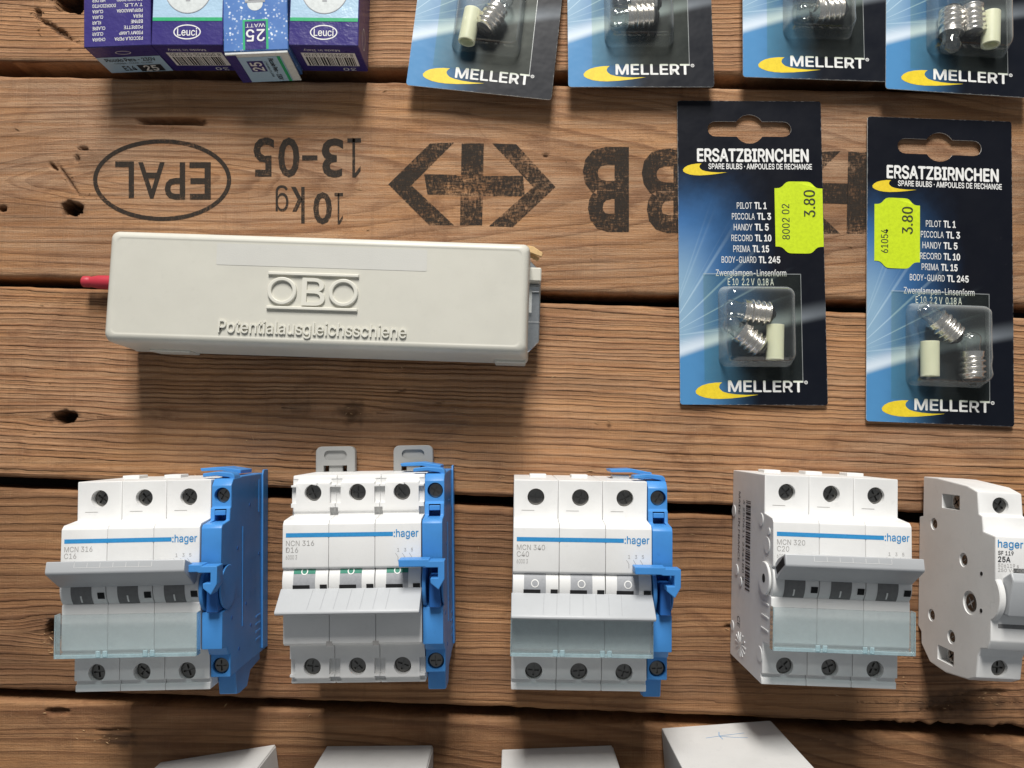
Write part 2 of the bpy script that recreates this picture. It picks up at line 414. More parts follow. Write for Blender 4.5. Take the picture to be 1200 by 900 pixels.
# pits: px, py, half length mm, half width mm, depth mm, angle
PITS = [(84, 244, 4.6, 3.2, 9, 0), (200, 142, 15.5, 1.5, 5, -0.02), (75, 489, 5.2, 2.8, 8, 0), (62, 741, 3.8, 4.6, 8, 0.3),
        (62, 195, 3.0, 0.9, 2.0, -0.7), (80, 210, 9.5, 0.75, 1.2, -0.95), (97, 174, 2.2, 0.8, 2, 0), (90, 186, 1.0, 1.8, 1.5, 0),
        (2, 244, 2.2, 1.4, 4, 0), (84, 1, 8.0, 5.5, 10, 0.0), (44, 16, 1.6, 2.6, 2.0, 0.2), (60, 30, 9, 1.1, 1.6, -0.5), (72, 40, 9, 0.9, 1.4, -0.5),
        (66, 834, 5.5, 1.6, 2.2, 0), (135, 856, 9.0, 0.7, 1.6, 0.0), (625, 225, 0.9, 0.9, 1, 0), (546, 188, 1.4, 0.7, 1, 0.3), (640, 182, 1.6, 0.9, 1.2, 0.2),
        (870, 735, 8, 1.1, 1.6, 0), (905, 762, 10, 0.8, 1.4, 0.1), (1150, 815, 14, 2.2, 1.6, 0.12), (1110, 828, 12, 1.2, 1.4, 0.15),
        (515, 352 + 120, 2.6, 0.6, 0.8, 0.2), (470, 458, 3, 0.6, 0.8, 0.3), (412, 483, 3, 1.6, 1.2, 0.3), (714, 500, 0.8, 1.4, 0.8, 0), (590, 830, 6, 0.8, 1, 0.05)]
KNOTS_PITS = [(84, 244, 5.2, 3.8, 1.0), (75, 489, 6.0, 3.0, 1.0), (62, 741, 4.5, 5.5, 1.0), (413, 484, 7, 5, 0.55), (350, 478, 8, 4, 0.35),  # entries at nail holes paint the shade in the hole
         (1130, 822, 26, 5.5, 0.60), (84, 0, 9, 6, 1.0), (108, 190, 8, 5, 0.30), (150, 148, 7, 2, .2), (140, 865, 8, 4, .6), (985, 770, 14, 6, .25), (1010, 855, 18, 4, .3)]
SP = 0.8
def plank(idx, top, bot, ring, relief, contrast, tone, weather, rag=0.35, wob=1.0):
    fT, fB = edge_line(*top), edge_line(*bot)
    xs = np.arange(-330, 330 + SP, SP); W = fT(0) - fB(0); n = int(W / SP) + 1
    tt = np.linspace(0, 1, n)
    # denser rows at the two edges
    extra = np.array([0.25, 0.6, 1.0, 1.5, 2.1]) / W
    tt = np.unique(np.concatenate([tt, extra, 1 - extra])); n = len(tt)
    X, T = np.meshgrid(xs, tt)
    jt = (vnoise(xs / 9.0 + 40, xs * 0 + idx, 50 + idx, 4) - 0.5) * 2 * rag; jb = (vnoise(xs / 7.0 + 40, xs * 0 + idx + 5, 70 + idx, 4) - 0.5) * 2 * rag
    if idx == 4: jb = jb + np.clip((xs - 120) / 60, 0, 1) * (vnoise(xs / 4.0 + 40, xs * 0 + 3.3, 5, 4) - 0.5) * 3.2
    yT = fT(xs) + jt; yB = fB(xs) + jb
    Y = yT + (yB - yT) * T
    t_mm = (yT - Y); b_mm = (Y - yB)
    Z = np.zeros_like(X)
    ed = np.minimum(t_mm, b_mm); R = 2.4 + 1.2 * (vnoise(X / 25 + 9, T * 3 + 3, 91 + idx, 2) - 0.5)
    k = np.clip(1 - ed / R, 0, 1); Z -= R * (1 - np.sqrt(np.clip(1 - k * k, 0, 1))) * 0.85
    knot_pit_shade = np.zeros_like(X); warp = np.zeros_like(X)
    ex = vnoise(X / 2.2 + 80, Y / 2.2 + 80, 7, 2) - 0.5
    for px, py, hl, hw, dp, a in PITS:
        cx, cy = gpx(px, py); dx, dy = X - cx, Y - cy
        u = (dx * math.cos(a) + dy * math.sin(a)) / hl; w = (-dx * math.sin(a) + dy * math.cos(a)) / hw
        d = (np.maximum(np.abs(u), np.abs(w)) + ex * 0.15) if hl > 15 else (np.sqrt(u * u + w * w) + ex * 0.5)
        s = np.clip((1.15 - d) / 0.45, 0, 1); Z -= dp * s * s * (3 - 2 * s)
        knot_pit_shade = np.maximum(knot_pit_shade, 0.55 * np.clip((1.0 - d) / 0.5, 0, 1))  # pits darkened in colour as well, painting the shade inside them
    for px, py, rx, ry, st in KNOTS_PITS:
        cx, cy = gpx(px, py); dx, dy = (X - cx), (Y - cy)
        d = np.sqrt((dx / rx) ** 2 + (dy / ry) ** 2) + ex * 0.9
        knot_pit_shade = np.maximum(knot_pit_shade, st * np.clip((1.25 - d) / 0.7, 0, 1))
        warp += 3.0 * st * np.sign(dy) * np.exp(-(dx / (rx * 3)) ** 2 - (dy / (ry * 2.0)) ** 2)
    # boards are never quite flat
    Z += -0.10 * np.clip(vnoise(X / 40 + 60, Y / 12 + 60, 200 + idx, 3), 0, 1) * (ed > 0)
    tl = t_mm + warp + wob * ((vnoise(X / 170 + 50, Y / 30 + 50, 300 + idx, 3) - 0.5) * 8)
    rg = ring(X, tl, Y)
    # skirts down the two long sides
    def skirt(row, z): return np.stack([X[row], Y[row], np.full_like(xs, z)], 1)
    rows = [skirt(0, -21), skirt(0, -12), *[np.stack([X[i], Y[i], Z[i]], 1) for i in range(n)], skirt(-1, -12), skirt(-1, -21)]
    V = np.concatenate(rows); nr, nc = len(rows), len(xs)
    I = np.arange(nr * nc).reshape(nr, nc)
    F = np.stack([I[:-1, :-1], I[1:, :-1], I[1:, 1:], I[:-1, 1:]], -1).reshape(-1, 4)
    me = bpy.data.meshes.new('plank'); me.vertices.add(len(V)); me.vertices.foreach_set('co', (V * .001).astype(np.float32).ravel())
    me.loops.add(F.size); me.loops.foreach_set('vertex_index', F.astype(np.int32).ravel())
    me.polygons.add(len(F)); me.polygons.foreach_set('loop_start', np.arange(0, F.size, 4, dtype=np.int32))
    me.update(calc_edges=True)
    def A(name, arr):
        full = np.concatenate([arr[:1], arr[:1], arr, arr[-1:], arr[-1:]]) if arr.ndim == 2 else np.full((nr, nc), arr)
        at = me.attributes.new(name, 'FLOAT', 'POINT'); at.data.foreach_set('value', full.astype(np.float32).ravel())
    A('ring', rg); A('relief', relief * (0.6 + 0.8 * vnoise(X / 70 + 20, Y / 20 + 20, 400 + idx, 2))); A('knot_pit_shade', np.clip(knot_pit_shade, 0, 1))
    A('contrast', contrast * (0.45 + 1.0 * vnoise(X / 50 + 30, Y / 16 + 30, 500 + idx, 3)))
    A('tone', np.clip(tone + 0.9 * (vnoise(X / 45 + 10, Y / 13 + 10, 600 + idx, 4) - 0.52), 0, 0.75)); A('weather', np.full_like(X, weather))
    o = obj('plank', me, 'wood', deck, 0); me.shade_smooth()
    return o
def growth(d, spc, seed):
    """distance in mm -> ring count, with uneven years"""
    r = np.random.default_rng(seed); st = spc * np.exp(r.normal(0, 0.45, 400)); edge_ = np.concatenate([[0], np.cumsum(st)])
    return np.interp(d, edge_, np.arange(len(edge_)))
def cath(px, py, kx, spc):
    cx, cy = gpx(px, py)
    return lambda X, t, Y: growth(np.sqrt(((X - cx) / kx) ** 2 + (Y - cy + 5 * vnoise(X / 80 + 5, Y / 20 + 5, 77, 3)) ** 2 + 0.5), spc, 5)
def straight(spc, slope=0.0, pw=1.0): return lambda X, t, Y: growth(np.abs(t + X * slope + 20) ** pw, spc, int(spc * 100))
def ring2(X, t, Y):
    cx, cy = gpx(170, 213); wv = (vnoise(X / 90 + 50, Y / 18 + 50, 302, 3) - 0.5) * 9
    return growth(np.sqrt(((X - cx) / 7.0) ** 2 + (Y - cy + wv) ** 2 + 1), 3.3, 8)
plank(1, (-190, -178), (71, 94), straight(1.9, 0.01), 1.3, 0.55, 0.05, 0.35)
plank2 = plank(2, (88, 108), (324, 357), ring2, 0.30, 0.42, 0.02, 0.62)
plank(3, (335, 372), (559, 606), straight(1.5, -0.012, 0.9), 1.7, 0.50, 0.05, 0.40)
plank(4, (572, 618), (808, 853), straight(3.6, 0.02), 0.9, 0.55, 0.36, 0.16, 0.45, 1.8)
plank(5, (820, 868), (1110, 1150), cath(60, 1000, 6, 4.2), 0.45, 0.55, 0.34, 0.12)

# stencilled marks on the second plank
def onplank(x, y): return tuple(P(x, y, 0.07)[:2]) + (0.07,)
def pxfn(x, y): return onplank(x, -y)                 # plane coordinate y = minus pixel row
def stencil(name, parts, mat='ink2'):
    mb = MB()
    for p in parts:
        if p[0] == 't': put_text(mb, p[1], p[2], pxfn, 180, p[3] if p[1] not in 'g1' else 0, p[1] in 'g1')
        elif p[0] == 'p': poly2d(mb, p[1], pxfn)
        elif p[0] == 'r': ring2d(mb, p[1], p[2], p[3], p[4], pxfn)
    return mb.build(name, mat, plank2, smooth=0)
R_ = lambda x0, y0, x1, y1: (x0, -y1, x1, -y0)
stencil('stencilled_oval', [('r', (190, -211), 81, 48, 5)])
stencil('stencilled_lettering', [('t', 'E', R_(222, 190, 247, 234), .012), ('t', 'P', R_(193, 190, 217, 234), .012), ('t', 'A', R_(162, 190, 193, 233), .012), ('t', 'L', R_(135, 189, 157, 232), .012)])
stencil('stencilled_lettering', [('t', '5', R_(297, 161, 321, 207), .02), ('t', '0', R_(326, 161, 351, 208), .02), ('t', '-', R_(354, 182, 372, 188), .0), ('t', '3', R_(377, 162, 402, 208), .02), ('t', '1', R_(407, 162, 423, 208), .02)])
stencil('stencilled_lettering', [('t', 'g', R_(323, 217, 338, 248), .02), ('t', 'k', R_(341, 219, 357, 262), .02), ('t', '0', R_(367, 225, 389, 263), .02), ('t', '1', R_(392, 226, 402, 263), .02)])
def arrows(cx, cy):
    q = lambda *pts: ('p', [(cx + a, -(cy + b)) for a, b in pts])
    return [q((-98, -2), (-49, -50), (-21, -51), (-70, -2), (-70, 0), (-21, 46), (-50, 46)), q((98, 1), (52, -49), (24, -50), (72, 1), (20, 47), (48, 48)),
            q((-12, -50), (14, -50), (12, 46), (-14, 46)), q((-56, -14), (-12.5, -13), (-13, 11), (-52, 10)), q((13, -12), (60, -12), (62, 12), (12.6, 12))]
stencil('stencilled_arrows', arrows(553, 218), 'ink')
stencil('stencilled_arrows', arrows(1006, 228), 'ink')
stencil('stencilled_lettering', [('t', 'B', R_(683, 172, 737, 272), .035)], 'ink')
stencil('stencilled_lettering', [('t', 'B', R_(752, 174, 806, 273), .035)], 'ink')

# ------------------------------------------------------------------ circuit breakers
POLE_YZ = [(-41, 0), (40, 0), (40, 43.5), (25.0, 43.5), (24.0, 52.6), (22.6, 54), (6.2, 54.4), (5.4, 53.8), (5.2, 45), (-5.2, 45), (-5.2, 52.2), (-6, 52.8), (-22.6, 52.6), (-23.8, 51.4), (-24.8, 43.5),
           (-36.6, 43.5), (-36.9, 41.8), (-38.2, 41.8), (-38.4, 42.6), (-41, 42.6)]
HX, HY = 33.3, -33.6
_proto = {}
def pole_mesh(kind):
    if kind in _proto: return _proto[kind]
    poly = POLE_YZ
    if kind == 'notched':
        poly = [(-40.5, 0), (40, 0), (40, 40), (37.5, 40.4), (37.2, 43.5), (26.2, 43.5), (25.8, 42.6), (24.6, 42.6), (23.6, 52.6), (22.2, 54), (6.2, 54.4), (5.4, 53.8), (5.2, 45), (-5.2, 45), (-5.2, 52.2), (-6, 52.8),
                (-22.4, 52.6), (-23.4, 51.4), (-23.8, 46), (-25.4, 44), (-27, 43.5), (-38, 43.5), (-38.2, 41.5), (-40.5, 41.2)]
    o = MB().prism(poly, -8.70, 8.70, 'x').build('pole_housing', 'white', None, 0.35, 2)
    c = MB().cyl((0, HX), 3.35, 34, 50).cyl((0, HY), 3.35, 34, 50)
    if kind == 'notched':
        for sx in (-1, 1):
            a, b = sorted((sx * 6.6, sx * 12))
            c.box(a, b, 29.2, 35.6, 41.5, 50).box(a, b, 36.3, 38.6, 40, 50).box(a, b, -36.6, -30.5, 41.5, 50).box(a, b, -39.6, -37.4, 40.5, 50)
        c.box(6.6, 12, 24.4, 27.6, 40.5, 50); c.box(-12, -7.6, 24.4, 27.6, 40.5, 50)
    cut(o, c)
    me = o.data; bpy.data.objects.remove(o); _proto[kind] = me; return me
def screw_mesh():
    if 'screw' in _proto: return _proto['screw']
    o = MB().cyl((0, 0), 3.28, -2.4, 0, 'z', 28).build('s', 'steel', None, 0.55, 2)
    a = math.radians(35); c = MB()
    for w, l, rot in ((0.75, 4.4, a), (0.75, 4.4, a + math.pi / 2)):
        ux, uy = math.cos(rot), math.sin(rot)
        c.prism([(ux * l * i - uy * w * j, uy * l * i + ux * w * j) for i, j in ((-.5, -.5), (.5, -.5), (.5, .5), (-.5, .5))], -0.9, 0.5, 'z')
    cut(o, c); me = o.data; bpy.data.objects.remove(o); _proto['screw'] = me; return me
def mesh_obj(name, me, parent, x=0, y=0, z=0, rz=0, s=1):
    o = bpy.data.objects.new(name, me); COL.objects.link(o); o.parent = parent; o.location = (x * .001, y * .001, z * .001); o.rotation_euler = (0, 0, rz); o.scale = (s, s, s); return o
def arc_band(mb, x0, x1, c, r, a0, a1, n=30):
    """strip on the drum surface; angles from +z towards +y (degrees)"""
    vs = []
    for i in range(n + 1):
        a = math.radians(a0 + (a1 - a0) * i / n); y, z = c[0] + r * math.sin(a), c[1] + r * math.cos(a); vs += [(x0, y, z), (x1, y, z)]
    fs = [(2 * i, 2 * i + 1, 2 * i + 3, 2 * i + 2) for i in range(n)]
    return mb.add(vs, [f if a0 < a1 else f[::-1] for f in fs])
DC = (0.3, 45.6); DR = 9.0
def breaker(px, py, rotdeg, state, model, rating, label, aux=True, cover=True, kind='plain', side=False):
    rot = math.radians(rotdeg); w = P(px, py, 44)
    lx, ly = -26.2, 40.0
    bx = w.x - (lx * math.cos(rot) - ly * math.sin(rot)); by = w.y - (lx * math.sin(rot) + ly * math.cos(rot))
    t = thing('circuit_breaker', label, 'circuit breaker', (bx, by, 0.02), rot, 'three-pole circuit breakers in a row')
    me = pole_mesh(kind); sm = screw_mesh()
    for k in (-1, 0, 1):
        h = mesh_obj('pole_housing', me, t, k * 17.5)
        for yy in (HX, HY):
            mesh_obj('terminal_screw', sm, h, random.uniform(-.03, .03), yy, 41.6 + random.uniform(-1.0, .4), random.uniform(0, 3))
    # rotary drums with the markings
    for k in (-1, 0, 1):
        x = k * 17.5
        d = MB().cyl(DC, DR, x - 8.6, x + 8.6, 'x', 96).build('switch_drum', 'white', t, 0.15, 1)
        a, b = MB(), MB()
        if state == 'on':
            arc_band(a, x - 4.4, x + 3.4, DC, DR + .10, -75, 45); a.build('dark_band', 'darkgrey', d, smooth=0)
            arc_band(b, x - .95, x - .35, DC, DR + .18, -34, -16); b.build('on_mark', 'whitetext', d, smooth=0)
            arc_band(MB_ := MB(), x + 5.6, x + 8.2, DC, DR + .16, -24, -8); MB_.build('window_slot_shade', 'dark', d, smooth=0)  # dark strip on the drum surface, painted shade of a slot
        else:
            arc_band(a, x - 4.4, x + 3.8, DC, DR + .10, -60, 60); a.build('grey_band', 'midgrey', d, smooth=0)
            sl = MB(); arc_band(sl, x - 4.6, x + 1.8, DC, DR + .18, -20, -4); arc_band(sl, x + 5.6, x + 8.3, DC, DR + .18, -18, -3); sl.build('window_slot_shade', 'dark', d, smooth=0)  # slots are dark strips standing in for the shade inside
            if kind == 'notched':
                arc_band(b, x - 4.4, x + 3.8, DC, DR + .15, 22, 50); b.build('green_band', 'green', d, smooth=0)
                r = MB(); ring2d(r, (x - .3, DC[0] + 4.3), 1.3, 1.3, .4, lambda X, Y: (X, Y, DC[1] + math.sqrt(max(0, (DR + .22) ** 2 - (Y - DC[0]) ** 2))), 24); r.build('off_mark', 'whitetext', d, smooth=0)
                MB().prism([(x - 6.6, -3.0), (x - 4.4, -1.7), (x - 4.4, -4.2)], 53.6, 54.9, 'z').build('pointer', 'lever', d, 0.2, 1)
            else:
                r = MB(); ring2d(r, (x - .3, DC[0] + 1.6), 1.5, 1.5, .4, lambda X, Y: (X, Y, DC[1] + math.sqrt(max(0, (DR + .2) ** 2 - (Y - DC[0]) ** 2))), 24); r.build('off_mark', 'whitetext', d, smooth=0)
    # tie-bar lever across the three poles
    lv = MB(); rb = MB()
    if state == 'on':
        lv.prism([(12.3, 64.6), (8.4, 65.4), (7.5, 65.0), (1.4, 56.2), (2.6, 53.0), (6.5, 53.0), (9.5, 57)], -25.4, 25.2, 'x')
        L = lv.build('lever', 'lever', t, 0.4, 2)
        ux, uz = .98, -.2
        on = lambda X, s: (X, 8.4 + ux * s, 65.4 + uz * s + .06)
        for i in range(7): rect2d(rb, -15.0 + i * 4.7, 1.6, -14.86 + i * 4.7, 3.3, on)
        rect2d(rb, -15, 1.55, 13.2, 1.68, on); rb.build('lever_ribs', 'white', L, smooth=0)
        MB().prism([(11, 63), (8.2, 64.4), (3.6, 56.5), (5.8, 55)], -25.46, -25.0, 'x').build('lever_hollow_shade', 'dark', L)  # dark plate painting the shade inside the hollow lever end
    else:
        lv.prism([(-1.6, 54.4), (-8.4, 62.6), (-9.2, 62.8), (-9.9, 62.0), (-6.2, 52.0), (-3.5, 50)], -26.6, 26.4, 'x')
        L = lv.build('lever', 'lever', t, 0.35, 2)
        d = (-6.8 / 10.65, 8.2 / 10.65)
        on = lambda X, s: (X, -1.6 + d[0] * s + .05, 54.4 + d[1] * s + .06)
        for x in (-14.3, -9.4, -4.6, .3, 5.1, 9.9, 14.6): poly2d(rb, [(x - .1, .6), (x + .1, .6), (x + .1 - .6, 9.8), (x - .1 - .6, 9.8)], on)
        rb.build('lever_ribs', 'midgrey', L, smooth=0)
    # printing on the nose
    zt = lambda x, y: (x, y, 54.0 + (22.6 - y) * (.4 / 16.4) + .06)
    s = MB(); rect2d(s, -24.9, 17.4, 15.6, 19.0, zt); s.build('blue_stripe', 'hblue', t, smooth=0)
    g = MB(); put_text(g, ':hager', (15.9, 16.3, 25.2, 19.9), zt, 0, .01); g.build('maker_lettering', 'hblue', t, smooth=0)
    g = MB(); put_text(g, model, (-24.8, 14.2, -14.2, 16.2), zt); put_text(g, rating, (-24.8, 11.7, -20.2, 13.7), zt)
    ring = [(-24.8, 9.2, -20.6, 10.8)]
    for a in ring:
        put_text(g, '6000 3', a, zt)
    g.build('rating_lettering', 'greytext', t, smooth=0); g = MB()
    for i in range(3):
        x = 17.4 + i * 2.6
        poly2d(g, [(x, 8.0), (x + .2, 8.0), (x + .2, 9.6), (x, 9.6)], zt); poly2d(g, [(x, 9.6), (x - .9, 11), (x - .8, 11.1), (x + .15, 9.65)], zt); put_text(g, str(2 * i + 1), (x - .2, 11.6, x + .6, 12.9), zt)
    g.build('contact_symbol', 'greytext', t, smooth=0)
    if kind == 'plain':
        for k in (-1, 0, 1):     # moulded corner lines under the upper terminals, little tabs at the back
            MB().box(k * 17.5 - 5.6, k * 17.5 - .6, 28.0, 28.2, 43.4, 43.56).build('moulded_line', 'greytext', t)
            MB().box(k * 17.5 - 2.0, k * 17.5 + 5.0, 39.8, 41.3, 14, 22).build('back_tab', 'white', t, .2, 1)
    else:
        for x in (-17.2, 17.2):
            o = MB().prism(rrect(x - 8.7, 30, x + 8.7, 51.2, 2.6), 2.5, 6.5, 'z').build('rail_clip', 'greyplas', t, .3, 1)
            cut(o, MB().prism(rrect(x - 5, 45.2, x + 5, 49.4, 2), 5.3, 9, 'z').box(x - 5.2, x + 5.2, 38, 42.8, 0, 9))
            MB().box(x - 3, x + 3, 38, 43.2, 3.0, 5.6).build('clip_spring', 'greyplas', o, .2, 1)
            MB().prism([(x - .6, 36.6), (x + 1.6, 37.2), (x + 1.0, 36.2)], 43.4, 43.8, 'z').build('moulded_arrow', 'white', t)
        for k in (-.5, .5): MB().box(k * 17.5 * 2 / 2 - 1.1, k * 17.5 + 1.1, -23.3, -21.7, 52.0, 52.80).build('cover_notch', 'greytext', t)
    if cover:
        c = MB().box(-26.3, 26.2, -23.2, -8.6, 55.8, 56.6).build('label_cover', 'clear', t, .25, 1)
        for q_ in ((-26.3, 26.2, -24.6, -23.2, 52.9, 56.7), (-26.7, -26.3, -24.6, -8.6, 53, 56.6), (26.2, 26.45, -24.6, -8.6, 53, 56.6)): MB().box(*q_).build('cover_rim', 'clearedge', c, .15, 1)
        for x in (-8.75, 8.75):
            for q_ in (-1.3, 1.3): MB().box(x + q_ - .9, x + q_ + .9, -24.2, -21.8, 56.6, 57.2).build('cover_hinge', 'clearedge', c, .25, 1)
    if aux: aux_contact(t)
    if side: side_print(t)
    return t
def aux_contact(t):
    x0, x1 = 26.5, 34.2
    b = [(-36.5, 0), (40.6, 0), (40.6, 30), (40, 41), (37.5, 43.4), (29.2, 43.4), (28.6, 44.6), (24.2, 44.9), (23.3, 52.2), (22.0, 53.4), (8.0, 53.6), (6.8, 45), (-9.0, 43), (-9.6, 52.2), (-23.4, 52.2), (-24.0, 47), (-27.2, 45.2),
         (-27.4, 43.4), (-36.3, 43.2)]
    o = MB().prism(b, x0, x1, 'x').build('auxiliary_contact', 'blue', t, .4, 2)
    c = MB().cyl((30.6, 33.6), 3.1, 34, 60).cyl((30.4, -32), 3.2, 36, 60).box(28.2, 32.8, 23.6, 28.4, 38, 60)
    cut(o, c)
    mesh_obj('terminal_screw', screw_mesh(), o, 30.6, 33.6, 41.2, .4, .93); mesh_obj('terminal_screw', screw_mesh(), o, 30.4, -32, 42.2, 1.0, .92)
    MB().box(28.4, 32.6, 26.0, 27.9, 40, 45.2).build('slot_tongue', 'blue', o, .2, 1)
    # foot below, hook lever reaching over the breaker, side discs
    MB().prism([(-36, 6), (-36, 36), (-45.6, 34), (-46.4, 30), (-46.4, 22), (-41, 18), (-40, 6)], 26.4, 33.4, 'x').build('foot', 'blue', o, .35, 1)
    hk = MB().prism([(18.6, 9.6), (30, 9.6), (30, 9.0), (35.6, 9.0), (35.6, 2.4), (33.4, -1.5), (30.4, 1.0), (30.4, 2.8), (33.2, 2.8), (33.2, 6.6), (29.0, 6.6), (28.2, 6.9), (18.8, 6.9)], 55.2, 61.5, 'z')
    hk.build('hook_lever', 'blue', o, .4, 2)
    MB().box(29.2, 33.4, -9.4, 2.6, 44, 55.0).build('lever_stem', 'bluedk', o, .4, 1)
    MB().cyl((-1.2, 47), 9.2, 26.6, 28.0, 'x', 40).build('side_disc', 'blue', o, .3, 1); MB().cyl((-1.2, 46.2), 8.4, 33.6, 34.45, 'x', 40).build('side_disc', 'blue', o, .3, 1)
    # springy tabs over the upper edge
    MB().prism([(21.5, 42.2), (27, 42.8), (33.0, 42.2), (34.0, 41.2), (34.2, 39.4), (33.2, 39.2), (32.0, 40.4), (27, 41.2), (21.5, 40.8)], 33, 40, 'z').build('top_tab', 'blue', o, .25, 1)
    MB().prism([(14, 43.8), (23, 44.2), (31, 42.8), (31, 41.2), (23, 42.7), (14.5, 42.6)], 10, 24, 'z').build('top_tab', 'blue', o, .2, 1)
    MB().prism([(-36, 0), (42.2, 0), (42.2, 5.5), (40, 7), (-35, 7)], 34.1, 34.9, 'x').build('back_rim', 'blue', o, .3, 1)
    # moulded lettering and pins on the outer side
    sp = lambda a, z: (34.27, a, z)
    g = MB()
    for i, (z0, z1) in enumerate(((14.5, 19), (20.5, 24.5))):
        rect2d(g, -18, z0 - .7, 6, z0 - .45, sp)
        for j, st in enumerate(('250V~6A', '24V', '12 14', '11')):
            put_text(g, st, (-17 + j * 5.9, z0, -12.4 + j * 5.9, z1 - 1), sp)
    rect2d(g, -18.2, 13.8, -17.9, 25, sp); rect2d(g, 6, 13.8, 6.3, 25, sp); rect2d(g, -18, 25, 6, 25.3, sp)
    g.build('moulded_lettering', 'bluelt', o, smooth=0)
    for k_ in range(4): MB().box(34.15, 34.42, -30 + k_ * 3.2, -29.2 + k_ * 3.2, 8, 14).build('moulded_rib', 'blue', o, .1, 1)
    MB().box(34.15, 34.45, 24, 38, 10, 10.8).build('moulded_rib', 'blue', o, .1, 1); MB().box(34.15, 34.45, -20, 20, 30, 30.7).build('moulded_rib', 'blue', o, .1, 1)
    pins = [(28, 22), (12, 36), (-14, 42), (6, 10), (-22, 20), (-28, 34), (-12, 26)]
    for y, z in pins: MB().cyl((y, z), .75, 34.1, 34.34, 'x', 14).build('moulded_pin', 'bluedk', o)
def side_print(t):
    sp = lambda a, z: (-26.30, a, z)      # (y, z) plane on the outer pole's flank; faces flipped below
    def flip(mb): mb.f = [f[::-1] for f in mb.f]; return mb
    g = MB(); y = 28.0; r = random.Random(4)
    while y > -9:
        wdt = r.choice((.35, .35, .7, 1.05)); rect2d(g, y - wdt, 20.0, y, 26.4, sp); y -= wdt + r.choice((.4, .4, .75))
    flip(g).build('bar_code', 'blacktext', t, smooth=0)
    g = MB()
    def side_text(st, y_top, y_bot, z0, z1):
        v, f, _ = text2d(st, 0.0); g.add([(-26.30, y_top + (y_bot - y_top) * a, z0 + (z1 - z0) * b) for a, b in v], f)
    side_text('3 250611 234180 8', 28, -6, 15.8, 18.2); side_text('MADE IN FRANCE', 31, 1, 9.2, 11.8); side_text('CE', -22, -26.5, 10, 14)
    g.build('side_lettering', 'blacktext', t, smooth=0)
    for yy, z, rr in ((22, 2.5, 2.6), (22, 40, 2.6), (-3, 8, 2.4), (-7, 14, 2.0), (-30, 40.5, 3.0), (-28, 3, 2.2), (13, 47.5, 3.2), (18.5, 49.5, 1.4)):
        MB().cyl((yy, z), rr, -26.5, -26.2, 'x', 26).build('moulded_boss', 'white', t, .12, 1)
    MB().cyl((0.3, 47), 6.4, -27.3, -26.3, 'x', 36).build('drum_flange', 'white', t, .3, 1)
    MB().cyl((0.3, 47), 1.7, -27.36, -27.2, 'x', 20).build('drum_pin', 'dark', t)
    e = MB()
    for a in range(3): e.box(-26.5, -26.2, -9 - a * 5.0, -9.5 - a * 5.0, 42, 50)
    for k in range(6):
        c, s_ = math.cos(k * math.pi / 6), math.sin(k * math.pi / 6)
        e.prism([(-33 + c * 5 - s_ * .3, 15 + s_ * 7 + c * .3), (-33 - c * 5 - s_ * .3, 15 - s_ * 7 + c * .3), (-33 - c * 5 + s_ * .3, 15 - s_ * 7 - c * .3), (-33 + c * 5 + s_ * .3, 15 + s_ * 7 - c * .3)], -26.45, -26.2, 'x')
    e.build('moulded_ribs', 'white', t)['kind'] = 'stuff'

breaker(90.5, 565, 1.2, 'on', 'MCN 316', 'C16', 'white breaker marked MCN 316 with raised grey lever and blue side contact')
breaker(340.5, 558, 0.8, 'off', 'NCN 316', 'D16', 'white breaker marked NCN 316 with green flags and two grey rail clips', cover=False, kind='notched')
breaker(602.5, 562, -0.9, 'off', 'MCN 340', 'C40', 'white breaker marked MCN 340 with lowered lever, clear cover and blue contact')
breaker(897, 556, -2.2, 'on', 'MCN 320', 'C20', 'white breaker marked MCN 320 without blue contact, bar code on its flank', aux=False, side=True)

